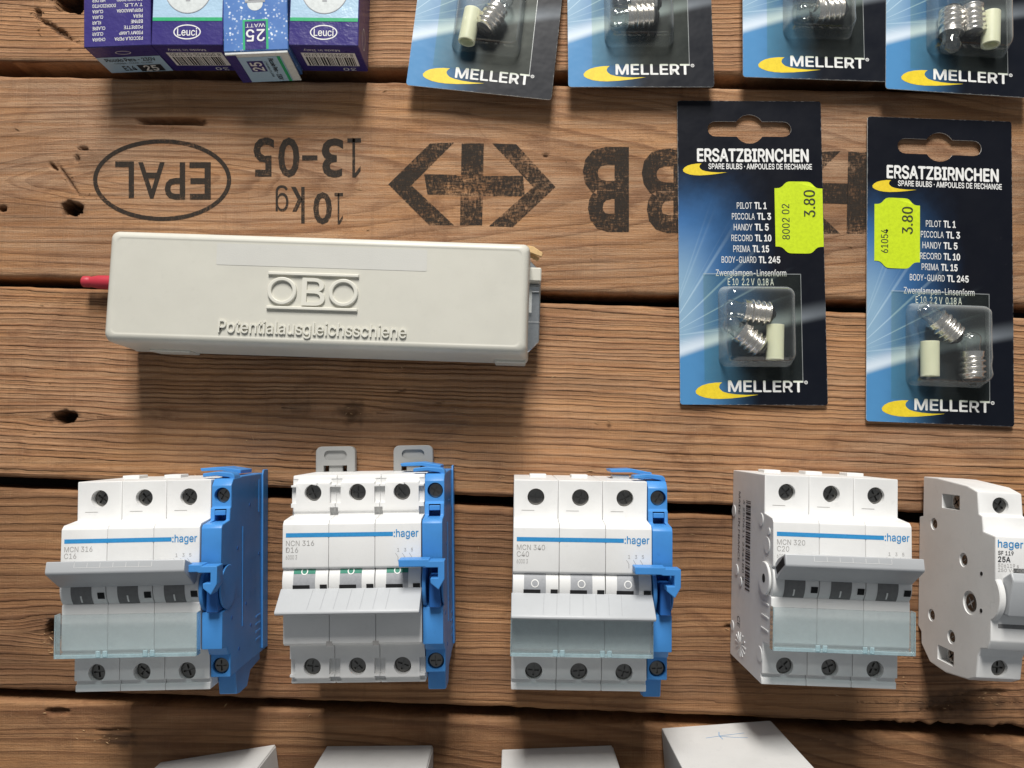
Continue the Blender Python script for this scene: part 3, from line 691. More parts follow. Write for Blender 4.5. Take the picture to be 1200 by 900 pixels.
# single-pole switch at the picture edge
def single_switch(px, py, rotdeg):
    rot = math.radians(rotdeg); w = P(px, py, 0); lx, ly = -8.7, 40
    t = thing('switch_module', 'narrow single-pole white switch marked SF 119 25A', 'switch', (w.x - (lx * math.cos(rot) - ly * math.sin(rot)), w.y - (lx * math.sin(rot) + ly * math.cos(rot)), .02), rot)
    yz = [(-26, 0), (22, 0), (22.6, 3), (40, 3), (40, 14), (38, 36), (36, 43), (27.5, 44), (26.8, 46.2), (21.0, 47), (20.0, 54.6), (-5, 54.6), (-5.4, 52), (-19.4, 52), (-23.0, 50), (-24, 46), (-27, 44.2), (-35.6, 43), (-38, 38), (-40, 22), (-39, 10), (-33, 3), (-28, 2.6)]
    o = MB().prism(yz, -8.7, 8.7, 'x').build('housing', 'white', t, .5, 2)
    c = MB().cyl((0, 31), 3.2, 38, 60).cyl((0, -31.5), 3.2, 38, 60).box(-12, -4.5, 27.5, 33.5, 18, 31).box(-12, -4.5, -36, -30, 16, 28).box(-2, 9.5, -2.5, 8.4, 48, 70)
    for y, z, r in ((20, 12, 2.6), (8, 34, 2.8), (-19, 11, 2.6), (-24.5, 26, 2.8), (-8.0, 38.5, 4.6)): c.cyl((y, z), r, -10, -8.0, 'x')
    cut(o, c)
    for y, z, s in ((20, 12, .55), (8, 34, .6), (-19, 11, .55), (-24.5, 26, .6), (-8.0, 38.5, 1.1)):
        q = mesh_obj('rivet', screw_mesh(), o, -8.35, y, z, 0, s); q.rotation_euler = (0, -math.pi / 2, 0)
    for y, z in ((30.5, 24.5), (-33, 22)):
        q = mesh_obj('terminal_screw', screw_mesh(), o, -6.2, y, z, 0, .95); q.rotation_euler = (0, -math.pi / 2, 0)
    mesh_obj('terminal_screw', screw_mesh(), o, 0, 31, 42, .4); mesh_obj('terminal_screw', screw_mesh(), o, 0, -31.5, 42, .9)
    d = MB().prism([(-12 + 0, 43), *[(-3 + 10 * math.sin(math.radians(a)), 47.5 + 10 * math.cos(math.radians(a))) for a in range(-110, 111, 10)], (6, 43)], -8.66, -6.2, 'x')
    d.build('side_disc', 'white', t, .4, 1)
    for y, z in ((4.6, 46), (-9.5, 46)): MB().cyl((y, z), .8, -8.8, -8.6, 'x', 14).build('disc_pin', 'dark', t)
    MB().prism([(4, 53), (7.5, 59), (4.5, 60.5), (-9, 57.5), (-9, 51)], -5.8, 8.4, 'x').build('rocker', 'lever', t, .6, 2)
    MB().box(-6, 8.5, -14.6, -12.9, 51, 52.15).build('label_slot', 'darkgrey', t, .2, 1)
    zt = top_plane(54.68); g = MB()
    put_text(g, 'hager', (-7.9, 15.2, 1.6, 18.8), zt, 0, .01); put_text(g, 'I', (4.4, 16, 4.9, 18), zt); g.build('maker_lettering', 'hblue', t, smooth=0)
    g = MB(); put_text(g, 'SF 119', (-7.8, 13.2, -2, 14.7), zt, 0, .01); put_text(g, '25A', (-7.8, 10.6, -3.2, 12.6), zt, 0, .02); g.build('rating_lettering', 'blacktext', t, smooth=0)
    g = MB(); put_text(g, '506119 s', (-7.8, 8.6, 0, 10), zt); put_text(g, '250 V~ 400V', (-7.8, 6.9, 4, 8.2), zt); g.build('small_lettering', 'greytext', t, smooth=0)
single_switch(1078, 558, -3.0)

# ------------------------------------------------------------------ equipotential bonding bar under its cream cover
def lathe_x(mb, prof, n=28):
    vs = [(x, r * math.cos(2 * math.pi * i / n), r * math.sin(2 * math.pi * i / n)) for x, r in prof for i in range(n)]
    fs = [(k * n + i, (k + 1) * n + i, (k + 1) * n + (i + 1) % n, k * n + (i + 1) % n) for k in range(len(prof) - 1) for i in range(n)]
    return mb.add(vs, fs)
OZ = 33.0
tl, tr, bl, br = P(124, 266, OZ), P(621, 286, OZ), P(122, 402, OZ), P(619, 414, OZ)
cen = (tl + tr + bl + br) / 4; ow = ((tr - tl).length + (br - bl).length) / 2; oh = ((tl - bl).length + (tr - br).length) / 2
orot = math.atan2((tr.y - tl.y) + (br.y - bl.y), (tr.x - tl.x) + (br.x - bl.x))
ob = thing('bonding_bar', 'long cream plastic terminal cover lettered OBO lying across two planks', 'terminal bar', (cen.x, cen.y, .05), orot)
def loft(mb, rings):
    n = len(rings[0])
    vs = [p for r in rings for p in r]; fs = []
    for i in range(len(rings) - 1):
        for j in range(n): fs.append((i * n + j, i * n + (j + 1) % n, (i + 1) * n + (j + 1) % n, (i + 1) * n + j))
    fs.append(tuple(range((len(rings) - 1) * n, len(rings) * n)))
    return mb.add(vs, fs)
hw, hh = ow / 2, oh / 2
def oring(inset, z, r): return [(x, y, z) for x, y in rrect(-hw + inset, -hh + inset, hw - inset, hh - inset, r)]
cv = loft(MB(), [oring(-.9, 4, 2.2), oring(-.6, 6, 2.2), oring(0, 25, 2.6), oring(.2, 29.5, 2.8), oring(.8, 31.6, 3), oring(1.9, 32.7, 2.6), oring(3.2, 32.95, 2.4), oring(3.5, 32.75, 2.2), oring(4.2, 32.7, 2.0)])
cover = cv.build('cover', 'cream', ob, 0, smooth=60); cover.modifiers.new('n', 'WEIGHTED_NORMAL')
for q_ in ((-hw + 10, -hw + 28, -hh - 1.4, -hh + 1, .2, 12), (hw - 14, hw - .2, -hh - 1.6, -hh + 1, .2, 14), (-hw + 10, -hw + 28, hh - 1, hh + 1.0, .2, 12), (hw - 14, hw - .2, hh - 1, hh + 1, .2, 12)):
    MB().box(*q_).build('cover_foot', 'cream', ob, .5, 1)
def o_loc(px, py, z=32.7):
    q = P(px, py, z) - cen; c, s = math.cos(-orot), math.sin(-orot); return (q.x * c - q.y * s, q.x * s + q.y * c)
def raised_text(mb, st, rect, z0, z1, w=0.0):
    v, f, size = text2d(st, w); x0, y0, x1, y1 = rect; n = len(v)
    ec = {}
    for t in f:
        for i in range(len(t)): ec[(t[i], t[(i + 1) % len(t)])] = 1
    fs = [tuple(t) for t in f] + [(b, a, a + n, b + n) for (a, b) in ec if (b, a) not in ec]
    for k, (dx, dy) in enumerate(strikes(w)):
        tp = [(x0 + (x1 - x0) * (a + dx / size[0]), y0 + (y1 - y0) * (b + dy / size[1])) for a, b in v]
        mb.add([(x, y, z1 + .012 * k) for x, y in tp] + [(x, y, z0) for x, y in tp], fs)
x0, y1 = o_loc(257, 376); x1, y0 = o_loc(476, 398)
g = MB(); raised_text(g, 'Potentialausgleichsschiene', (x0, (y0 + y1) / 2 - 3.6, x1, (y0 + y1) / 2 + 3.2), 32.5, 33.45, .008)
g.build('raised_lettering', 'cream2', cover, 0, smooth=0)
a0, b1 = o_loc(315, 320); a1, b0 = o_loc(419, 365); bm_ = (b0 + b1) / 2
g = MB()
g.prism([(a0, bm_ + 6.6), (a1, bm_ + 6.6), (a1, bm_ + 7.9), (a0, bm_ + 7.9)], 32.5, 33.9, 'z').prism([(a0, bm_ - 7.7), (a1, bm_ - 7.7), (a1, bm_ - 6.4), (a0, bm_ - 6.4)], 32.5, 33.9, 'z')
g.build('raised_bar', 'cream2', cover, .25, 1)
ac = (a0 + a1) / 2
for cx in (a0 + 6.1, a1 - 6.1):
    g = MB(); n = 48; rings = [(6.0, 32.5), (5.9, 33.7), (5.6, 33.9), (4.6, 33.9), (4.35, 33.7), (4.25, 32.5)]
    vs = [(cx + r * 1.02 * math.cos(2 * math.pi * i / n), bm_ + r * .98 * math.sin(2 * math.pi * i / n), z) for r, z in rings for i in range(n)]
    g.add(vs, [(k * n + i, k * n + (i + 1) % n, (k + 1) * n + (i + 1) % n, (k + 1) * n + i) for k in range(5) for i in range(n)]); g.build('raised_letter', 'cream2', cover)
g = MB(); raised_text(g, 'B', (ac - 4.3, bm_ - 5.7, ac + 5.0, bm_ + 5.7), 32.5, 33.6, .006); g.build('raised_letter', 'cream2', cover, 0, smooth=0)
ll = o_loc(255, 285); lr = o_loc(500, 318)
g = MB(); poly2d(g, rrect(ll[0], lr[1], lr[0], ll[1], .6), top_plane(32.80)); g.build('label_field', 'label_film', cover)
# zinc rail end, cream inner end, cut strap and red ferrule
e0 = hw - 4
yr = lambda py: o_loc(630, py, 12)[1]
xr = o_loc(633, 360, 12)[0]
MB().prism([(e0 - 8, yr(306)), (xr - 4.6, yr(306)), (xr, yr(318)), (xr, yr(400)), (xr - 4.5, yr(413)), (e0 - 8, yr(413))], 8, 11.5, 'z').build('rail', 'zinc', ob, .4, 1)
MB().box(e0 - 6, xr - .5, yr(343), yr(336), 11.4, 13.4).box(e0 - 6, xr - .2, yr(378), yr(344), 11.4, 12.2).build('rail_fold', 'zinc', ob, .3, 1)
MB().box(e0 - 8, xr - .1, yr(333), yr(317), 11.6, 18).build('inner_block', 'cream', ob, .5, 1)
MB().box(e0 - 6, xr - 2.5, yr(374), yr(342), .1, 9).build('rail_support', 'cream', ob, .3, 1)
MB().box(e0 - 1, hw + 1.6, yr(368), yr(340), 12.2, 13.6).build('cover_latch', 'paper', ob, .3, 1)
st = MB(); sx, sy = o_loc(617, 292, 9)
pts = [(0, 1.5), (3, 1.1), (5.2, -.3), (7.4, -1.8), (6.9, -3.6), (4.6, -2.9), (2.2, -2.0), (0, -1.4)]
st.prism([(sx + a, sy + b) for a, b in pts], 9, 10.2, 'z'); st.prism([(sx + 1, sy - .2), (sx + 6.2, sy - 3.4), (sx + 5.2, sy - 5), (sx + 1, sy - 3)], 7, 7.8, 'z'); st.build('strap_end', 'straw', ob, .3, 1)
f0 = o_loc(97, 330, 6)
lathe_x(MB(), [(f0[0], .05), (f0[0], 2.0), (f0[0] + .5, 2.5), (f0[0] + 3.0, 2.6), (f0[0] + 3.6, 2.3), (f0[0] + 4.2, 2.4), (f0[0] + 7, 3.0), (f0[0] + 10, 3.1), (f0[0] + 24, 3.1), (f0[0] + 24, .05)]).build('red_ferrule', 'red', ob, smooth=40).location = (0, f0[1] * .001, .006)
MB().cyl((f0[1], 6.0), 1.2, f0[0] + 20, f0[0] + 60, 'x', 16).build('ferrule_pin', 'zinc', ob)

# ------------------------------------------------------------------ blister packs
CW, CH = 66.6, 141.2
def card_outline(hole=True):
    cu = bpy.data.curves.new('c', 'CURVE'); cu.dimensions = '2D'; cu.fill_mode = 'BOTH'; cu.extrude = .00022
    def spl(pts):
        s = cu.splines.new('POLY'); s.points.add(len(pts) - 1); s.use_cyclic_u = True
        for p, (x, y) in zip(s.points, pts): p.co = (x * .001, y * .001, 0, 1)
    spl(rrect(-CW / 2, -CH / 2, CW / 2, CH / 2, 1.3, 4))
    hy = CH / 2 - 13.4; r = 6.9; hl = 19.4; hh_ = 3.6
    a = math.asin(hh_ / r); pts = []
    for i in range(13): t = a + (math.pi - 2 * a) * i / 12; pts.append((r * math.cos(t), hy + r * math.sin(t)))
    for i in range(9): t = math.pi / 2 + math.pi * i / 8; pts.append((-hl + hh_ + hh_ * math.cos(t), hy + hh_ * math.sin(t)))
    for i in range(13): t = math.pi + a + (math.pi - 2 * a) * i / 12; pts.append((r * math.cos(t), hy + r * math.sin(t)))
    for i in range(9): t = -math.pi / 2 + math.pi * i / 8; pts.append((hl - hh_ + hh_ * math.cos(t), hy + hh_ * math.sin(t)))
    if hole: spl(pts)
    o = bpy.data.objects.new('c', cu); COL.objects.link(o); bpy.context.view_layer.update()
    me = bpy.data.meshes.new_from_object(o.evaluated_get(bpy.context.evaluated_depsgraph_get())); bpy.data.objects.remove(o)
    me.materials.clear(); me.materials.append(M['card']); me.materials.append(M['paper'])
    for p in me.polygons: p.material_index = 0 if p.normal.z > .5 else 1
    return me
CARD = card_outline()
SW = [(305, 715), (270, 716), (230, 722), (200, 731), (178, 744), (165, 760), (168, 774), (185, 785), (215, 795), (250, 800), (290, 801.5), (350, 798), (420, 790), (495, 778),
      (430, 779.5), (375, 776.5), (335, 771), (308, 763), (293, 750), (288, 738), (293, 725)]
def swoosh(x0, y0, x1, y1):
    """crescent with a rounded head and a long tail, fitted to a rectangle"""
    return [(x0 + (x1 - x0) * (a - 165) / 330, y1 - (y1 - y0) * (b - 715) / 86.5) for a, b in SW]
def fan(mb, pts, fn):
    """fill any simple outline by ear clipping through bmesh"""
    bm = bmesh.new(); vs = [bm.verts.new((x, y, 0)) for x, y in pts]; f = bm.faces.new(vs); bm.normal_update()
    bmesh.ops.triangulate(bm, faces=[f], ngon_method='EAR_CLIP'); bm.verts.index_update(); bm.normal_update()
    fs = [tuple(v.index for v in (q.verts if q.normal.z > 0 else reversed(q.verts))) for q in bm.faces]
    mb.add([fn(v.co.x, v.co.y) for v in bm.verts], fs); bm.free()
def thread_mesh():
    if 'thread' in _proto: return _proto['thread']
    mb = MB(); n = 40; prof = []
    L = 10.2; m_ = 46
    vs = []
    for k in range(m_ + 1):
        x = -L / 2 + L * k / m_
        for i in range(n):
            a = 2 * math.pi * i / n
            ph = 2 * math.pi * (x / 2.05) - a
            env = 1 if -L / 2 + 2.2 < x < L / 2 - .6 else 0
            r = 4.15 + .52 * math.sin(ph) * env
            if x > L / 2 - .6: r = 4.0 - (x - L / 2 + .6) * 1.2
            if x < -L / 2 + .5: r = 4.3
            vs.append((x, r * math.cos(a), r * math.sin(a)))
    fs = [(k * n + i, k * n + (i + 1) % n, (k + 1) * n + (i + 1) % n, (k + 1) * n + i) for k in range(m_) for i in range(n)]
    fs.append(tuple(range(n))); fs.append(tuple(range(m_ * n, m_ * n + n))[::-1])
    o = MB().add(vs, [f[::-1] for f in fs]).build('bulb', 'nickel', None, smooth=60); me = o.data; bpy.data.objects.remove(o); _proto['thread'] = me; return me
def bulb(parent, x, y, z, ang, tilt=0.0):
    b = mesh_obj('bulb', thread_mesh(), parent, x, y, z); b.rotation_euler = (random.uniform(0, 3), tilt, math.radians(ang)); b.scale = (1.2, 1.2, 1.2)
    if 'bglass' not in _proto:
        g = lathe_x(MB(), [(-5.0, 3.1), (-6.2, 3.0), (-7.4, 3.0), (-8.6, 3.35), (-9.8, 3.55), (-11.0, 3.2), (-11.9, 2.3), (-12.4, 1.0), (-12.5, .05)]).build('g', 'glass', None, smooth=60)
        t = lathe_x(MB(), [(5.0, 3.4), (5.6, 3.2), (6.3, 2.2), (6.4, 1.5), (7.0, 1.3), (7.1, .05)]).build('t', 'blackplas', None, smooth=40)
        _proto['bglass'], _proto['btip'] = g.data, t.data; bpy.data.objects.remove(g); bpy.data.objects.remove(t)
    mesh_obj('glass_envelope', _proto['bglass'], b); mesh_obj('contact_tip', _proto['btip'], b)
def dome_mesh(w, h, d, crumple, seed):
    bm = bmesh.new(); bmesh.ops.create_cube(bm, size=1)
    for v in bm.verts:
        k = 1.0 if v.co.z < 0 else .88
        v.co = Vector((v.co.x * w * k, v.co.y * h * k, (v.co.z + .5) * d))
    bmesh.ops.delete(bm, geom=[f for f in bm.faces if f.normal.z < -.9], context='FACES')
    es = [e for e in bm.edges if len(e.link_faces) == 2]
    bmesh.ops.bevel(bm, geom=es, offset=3.6, segments=6, affect='EDGES', profile=.5)
    bmesh.ops.triangulate(bm, faces=[f for f in bm.faces if len(f.verts) > 4])
    if crumple:
        bmesh.ops.subdivide_edges(bm, edges=[e for e in bm.edges if e.calc_length() > 6], cuts=6, use_grid_fill=True)
        r = np.random.default_rng(seed)
        cr = [(r.uniform(-w / 2, w / 2), r.uniform(-h / 2, h / 2), r.uniform(0, 3.14)) for _ in range(7)]
        for v in bm.verts:
            if v.co.z > .6:
                for cx, cy, a in cr:
                    dd = (v.co.x - cx) * math.cos(a) + (v.co.y - cy) * math.sin(a); al = -(v.co.x - cx) * math.sin(a) + (v.co.y - cy) * math.cos(a)
                    v.co.z += crumple * (abs(dd) - 2) * .34 * math.exp(-(dd / 3) ** 2 - (al / 9) ** 2)
                    v.co.x += crumple * .2 * math.sin(dd) * math.exp(-(al / 9) ** 2)
    me = bpy.data.meshes.new('blister'); 
    for v in bm.verts: v.co *= .001
    bm.to_mesh(me); bm.free(); return me
LINES = [('PILOT', 'TL 1', 868, 886, 889, 903), ('PICCOLA', 'TL 3', 862, 889, 892, 908), ('HANDY', 'TL 5', 864, 886, 889, 905), ('RECORD', 'TL 10', 861, 886, 889, 908), ('PRIMA', 'TL 15', 863, 883, 886, 905), ('BODY-GUARD', 'TL 245', 849, 890, 893, 918)]
K = CW / 172.0
def cx_(px): return (px - 884.5) * K
def cy_(py): return (474.5 - py) * (CH / 357.0) - CH / 2
def pack(name_label, corners, z, lift, bulbs, sleeve, price=None, full=True, crumple=0.0, pitch=0.0, dome=None, group='blister packs of spare bulbs'):
    """corners: photo pixels of the lower left and lower right corner, and of a point on the left edge"""
    a, b = P(*corners[0], z), P(*corners[1], z); rot = math.atan2(b.y - a.y, b.x - a.x); mid = (a + b) / 2
    t = thing('blister_pack', name_label, 'blister pack', (0, 0, 0), 0, group)
    up = Vector((-math.sin(rot), math.cos(rot), 0))
    c = mid + up * (CH / 2) * math.cos(pitch); c.z = z - math.sin(pitch) * CH / 2
    t.location = c * .001; t.rotation_mode = 'XYZ'
    t.rotation_euler = (Matrix.Rotation(rot, 4, 'Z') @ Matrix.Rotation(-pitch, 4, 'X')).to_euler()
    mesh_obj('card', CARD, t)
    zp = top_plane(.28); fx = lambda *r: (cx_(r[0]), cy_(r[3]), cx_(r[2]), cy_(r[1]))
    w = MB(); put_text(w, 'MELLERT', fx(855, 447, 942, 459.5), zp, 0, .02); ring2d(w, (cx_(945.5), cy_(448.5)), .8, .8, .25, zp, 20); put_text(w, 'R', (cx_(945.5) - .3, cy_(448.5) - .4, cx_(945.5) + .35, cy_(448.5) + .4), zp)
    w.build('maker_lettering', 'whitetext', t, smooth=0); w = MB()
    if full:
        put_text(w, 'ERSATZBIRNCHEN', fx(822, 175.5, 954, 190.5), zp, 0, .030); w.build('title_lettering', 'whitetext', t, smooth=0); w = MB(); put_text(w, 'SPARE BULBS \u00b7 AMPOULES DE RECHANGE', fx(835, 193, 958, 199.5), zp, 0, .02); w.build('subtitle_lettering', 'whitetext', t, smooth=0); w = MB()
        for i, (s1, s2, p0, p1, p2, p3) in enumerate(LINES):
            yy = 243 + i * 12.75; put_text(w, s1, fx(p0, yy - 4, p1, yy + 3.6), zp, 0, -.008); put_text(w, s2, fx(p2, yy - 4, p3, yy + 3.6), zp, 0, .03)
        w.build('list_lettering', 'whitetext', t, smooth=0); w = MB()
        put_text(w, 'Zwerglampen-Linsenform', fx(842, 318, 925, 328), zp, 0, -.006); put_text(w, 'E 10  2.2 V  0.18 A', fx(856, 328.5, 910, 336.5), zp, 0, -.006)
        w.build('small_lettering', 'whitetext', t, smooth=0)
    for r_ in [(816.5, 449, 890, 468)] + ([(804.5, 193, 857, 207.2)] if full else []):
        s = MB(); q_ = fx(*r_); fan(s, swoosh(*q_), zp); s.build('yellow_swoosh', 'yellow', t, smooth=0)
    # film: flange and dome
    g = MB(); rect2d(g, cx_(827), cy_(448), cx_(942), cy_(323), top_plane(.60)); fl_ = g.build('film_flange', 'flange', t)
    for q_ in ((827, 323, 942, 323.9), (941.2, 323, 942, 448)): g = MB(); rect2d(g, *fx(*q_), top_plane(.66)); g.build('film_edge_glint', 'filmglint', fl_, smooth=0)  # painted highlight strips, top and right edges only
    d0, d1, e0_, e1_ = dome or (844, 931, 432, 337)
    o = obj('blister', dome_mesh((d1 - d0) * K, (e0_ - e1_) * K, 10.5, crumple or 0.22, 3 if crumple else int(corners[0][0])), 'blister', t, 40); o.location = (cx_((d0 + d1) / 2) * .001, cy_((e0_ + e1_) / 2) * .001, .00062)
    for (bx_, by_, ang) in bulbs: bulb(t, cx_(bx_), cy_(by_), 5.2, ang)
    sx, sy, sa = sleeve; q = lathe_x(MB(), [(-7.8, 3.0), (-7.8, 3.85), (7.8, 3.85), (7.8, 3.0), (-7.8, 3.0)], 32).build('sleeve', 'sleeve', t, 0); q.location = (cx_(sx) * .001, cy_(sy) * .001, .0050); q.rotation_euler = (0, 0, math.radians(sa))
    if price:
        (p0, p1, q0, q1), l1, l2, rv = price
        xa, xb, ya, yb = cx_(p0), cx_(p1), cy_(q1), cy_(q0); xm = (xa + xb) / 2; W_ = xb - xa; pts = []
        def wave(y, sgn):
            out = []
            for i in range(25):
                u = i / 24; k_ = abs(2 * u - 1); b_ = 3.2 * (1 - 1 / (1 + math.exp(-(k_ - .62) * 16))); out.append((xa + W_ * u, y + sgn * b_))
            return out
        pts = wave(ya + 3.2, -1) + wave(yb - 3.2, 1)[::-1]
        st = MB(); fan(st, pts, lambda x, y: (x, y, .36 + .12 * math.sin((x - xa) * .25))); so = st.build('price_sticker', 'sticker', t, smooth=60)
        g = MB(); put_text(g, '3.80', (xa + W_ * .60, yb - 16.5, xa + W_ * .84, yb - 4.0), top_plane(.56), 90)
        put_text(g, l1, (xa + W_ * .14, ya + l2[0], xa + W_ * .30, ya + l2[1]), top_plane(.56), 90); g.build('price_lettering', 'blacktext', so, smooth=0)
    return t
pack('spare bulb card with price sticker at its right edge above the sleeve', ((797, 474), (970, 475)), 1.6, 0, [(885, 370, -8), (877, 401, -38)], (906, 404, 88), ((913, 970, 214, 299), '8002 02', (6.5, 23), 0))
pack('spare bulb card with price sticker at its left edge and crumpled blister', ((1016, 493.5), (1187, 500)), 1.8, 0, [(884, 366, -42), (914, 408, -88)], (866, 402, 90), ((807, 861, 214, 297), '61054', (7, 18), 0), crumple=1.0, dome=(844, 937, 433, 336))
PT = 0.055
g2 = 'blister packs along the upper plank'
pack('spare bulb card beside the purple bulb boxes, bottom corner bent', ((479, 100), (643, 117)), 8.2, 0, [(890, 390, -116)], (866, 402, 86), full=False, pitch=PT, dome=(846, 928, 428, 330), group=g2)
pack('spare bulb card with both bulbs lying level, wood gaps on either side', ((667, 102), (836, 102)), 8.2, 0, [(883, 395, 3), (886, 381, 4)], (870, 352, 10), full=False, pitch=PT, dome=(842, 924, 426, 330), group=g2)
pack('spare bulb card with level bulbs overlapped by a neighbouring card', ((867, 90), (1045, 96)), 8.2, 0, [(896, 397, 7), (893, 383, 5)], (870, 352, 10), full=False, pitch=PT, dome=(846, 928, 426, 330), group=g2)
pack('spare bulb card with upright bulbs beside a sleeve, overlapping its neighbour', ((1039, 104), (1208, 115)), 9.0, 0, [(869, 396, 88), (893, 392, -86)], (915, 401, 88), full=False, pitch=PT, dome=(846, 940, 430, 330), group=g2)

# ------------------------------------------------------------------ bulb boxes
BH = 23.5
def bulb_box(label, pl, pr, style, flap=False):
    a, b = P(*pl, BH), P(*pr, BH); rot = math.atan2(b.y - a.y, b.x - a.x); w = (b - a).length + .25
    t = thing('bulb_box', label, 'box', (a.x, a.y, .02), rot, 'light bulb boxes in a row')
    L = 66
    base = 'sparkle' if style == 'sparkle' else 'purple'
    MB().box(0, w, 0, L, 0, BH).build('carton', base, t, .35, 1)
    tp = top_plane(BH + .06); ep = lambda x, z: (x, -.06, z)
    S = w / 30.0
    def T(mat, name, items, fn):
        g = MB()
        for it in items:
            if it[0] == 't': put_text(g, it[1], it[2], fn, it[3], it[4] if len(it) > 4 else 0)
            elif it[0] == 'r': rect2d(g, *it[1], fn)
            elif it[0] == 'e': poly2d(g, ell(*it[1]), fn)
            elif it[0] == 'o': ring2d(g, *it[1], fn)
        return g.build(name, mat, t, smooth=0)
    up1 = lambda d: (lambda x, y: (fn0(x, y)[0], fn0(x, y)[1], fn0(x, y)[2] + d))
    if style == 'text':
        it = []
        for i, (l, r) in enumerate((('CHIARA', 'PICCOLA PERA'), ('CLEAR', 'PIGMY LAMP'), ('CLAIRE', 'POIRETTE'), ('KLAR', 'BIRNE'), ('CLARA', 'PERA'), ('CLARA', 'PERFUMADORA'), ('DOORZICHTIG', 'T.V.L.R.'), ('HELDER', 'SCHAKELBORD'), ('KLAR', 'SIGNALLAMPE'))):
            y = 2.6 + i * 2.55; it += [('t', l, (4 * S, y, (4 + len(l) * .95) * S, y + 1.5), 180, .01), ('t', r, ((26.5 - len(r) * 1.05) * S, y, 26.5 * S, y + 1.5), 180, .01)]
        T('whitetext', 'list_lettering', it, tp)
        T('paleblue', 'end_panel', [('r', (0.3, .4, w - .3, 14.5))], ep)
        fe = lambda x, z: (x, -.12, z)
        T('blacktext', 'end_lettering', [('t', 'Piccolo Pera - 230V', (3.4, 10.6, w - 3.4, 13.4), 0, .02), ('t', 'CHIARA \u00b7 CLEAR \u00b7 CLAIRE', (6, 8.3, w - 6, 9.6), 0), ('t', 'E14', (8, 2.4, 13.5, 6.4), 0, .02), ('r', (15, 1, 26, 7))], fe)
        T('whitetext', 'end_number', [('t', '25', (17.5, 1.6, 23.5, 6.4), 0, .02), ('o', ((w / 2, 18.4), 3.4, 1.5, .3))], lambda x, z: (x, -.18, z))
    elif style == 'logo':
        T('paleblue', 'picture_panel', [('r', (.4, 12.4, w - .4, L - .5))], tp)
        T('greenline', 'green_line', [('r', (.4, 11.0, w - .4, 12.6))], lambda x, y: (x, y, BH + .12))
        T('glassprint', 'printed_bulb', [('e', ((w / 2, 26), 10.4, 11.5))], lambda x, y: (x, y, BH + .12))
        T('midgrey', 'printed_outline', [('o', ((w / 2, 26), 10.5, 11.6, .35)), ('r', (w / 2 - 1, 20, w / 2 + 1, 40)), ('r', (w / 2 - 4.4, 23, w / 2 - 4.1, 34)), ('r', (w / 2 + 4.1, 23, w / 2 + 4.4, 34))], lambda x, y: (x, y, BH + .18))
        T('whitetext', 'maker_logo', [('o', ((w / 2, 6.0), 6.0, 3.4, .5)), ('t', 'Leuci', (w / 2 - 4.3, 4.3, w / 2 + 4.3, 7.7), 0, .01)], tp)
        T('whitetext', 'end_lettering', [('t', 'Made in Italy', (5.5, 18.4, w - 9, 20.8), 180), ('r', (3.6, 5.4, w - 2.8, 17.2)), ('t', '30', (w - 11, 1.0, w - 5, 3.6), 180)], ep)
        r = random.Random(9); bars = []; x = 4.8
        while x < w - 4.4:
            q = r.choice((.3, .3, .55, .8)); bars.append(('r', (x, 5.8, x + q, 13.4))); x += q + r.choice((.35, .35, .6))
        bars.append(('t', '8 009935 013730', (4.8, 14.2, w - 4, 16.6), 180)); T('blacktext', 'bar_code', bars, lambda x, z: (x, -.12, z))
        sd = lambda a, z: (w + .06, a, z)
        T('whitetext', 'side_logo', [('o', ((9, 12), 5, 3.2, .5))], sd)
    else:
        T('greenline', 'number_frame', [('r', (w / 2 - 5.6, .6, w / 2 + 5.6, 14.2))], tp)
        T('purple', 'number_panel', [('r', (w / 2 - 4.6, .6, w / 2 + 4.6, 13.4))], lambda x, y: (x, y, BH + .12))
        T('whitetext', 'number_lettering', [('t', '25', (w / 2 - 4.0, 4.2, w / 2 + 4.0, 9.6), 180, .01), ('t', 'WATT', (w / 2 - 4.2, 10.6, w / 2 + 4.2, 12.2), 180)], lambda x, y: (x, y, BH + .18))
        T('glassprint', 'printed_bulb', [('r', (w / 2 - 4.4, 22, w / 2 + 4.4, 40)), ('e', ((w / 2, 21.5), 3.4, 3.2))], tp)
        T('midgrey', 'printed_thread', [('r', (w / 2 - 4.4, 22 + 2.6 * i, w / 2 + 4.4, 23 + 2.6 * i)) for i in range(6)], lambda x, y: (x, y, BH + .12))
        # loose end flap standing a little out
        fl = MB().prism([(-.3, BH - .2), (-1.2, BH - .3), (-2.9, .6), (-2.3, .4)], .4, w - .4, 'x').build('end_flap', 'paper', t, .1, 1)
        ff = lambda x, z: (x, -1.32 - (BH - z) * 1.75 / 22.7, z)
        T('paleblue', 'flap_print', [('r', (5, 1, w - 4, BH - 2.6))], ff); T('greenline', 'flap_line', [('r', (w - 6, 1, w - 4.6, BH - 2.6))], lambda x, z: (x, ff(x, z)[1] - .06, z))
        T('purple', 'flap_panel', [('r', (.6, 1, 5, BH - 1)), ('r', (8, 9.5, 15, 18))], lambda x, z: (x, ff(x, z)[1] - .06, z))
        T('whitetext', 'flap_number', [('t', '25', (9, 10.4, 14, 17), 90, .02)], lambda x, z: (x, ff(x, z)[1] - .12, z)); T('blacktext', 'flap_lettering', [('t', 'Piccolo Pera - 230V', (18.0, 2.5, 20.2, BH - 4), -90, .02), ('t', 'CHIARA CLEAR', (15.8, 5, 16.8, BH - 6), -90)], lambda x, z: (x, ff(x, z)[1] - .12, z))
    return t
bulb_box('purple bulb box with a list of white words upside down', (98, 56), (176, 53), 'text')
bulb_box('purple bulb box with oval logo, between the word list and sparkle boxes', (177, 53), (260, 53), 'logo')
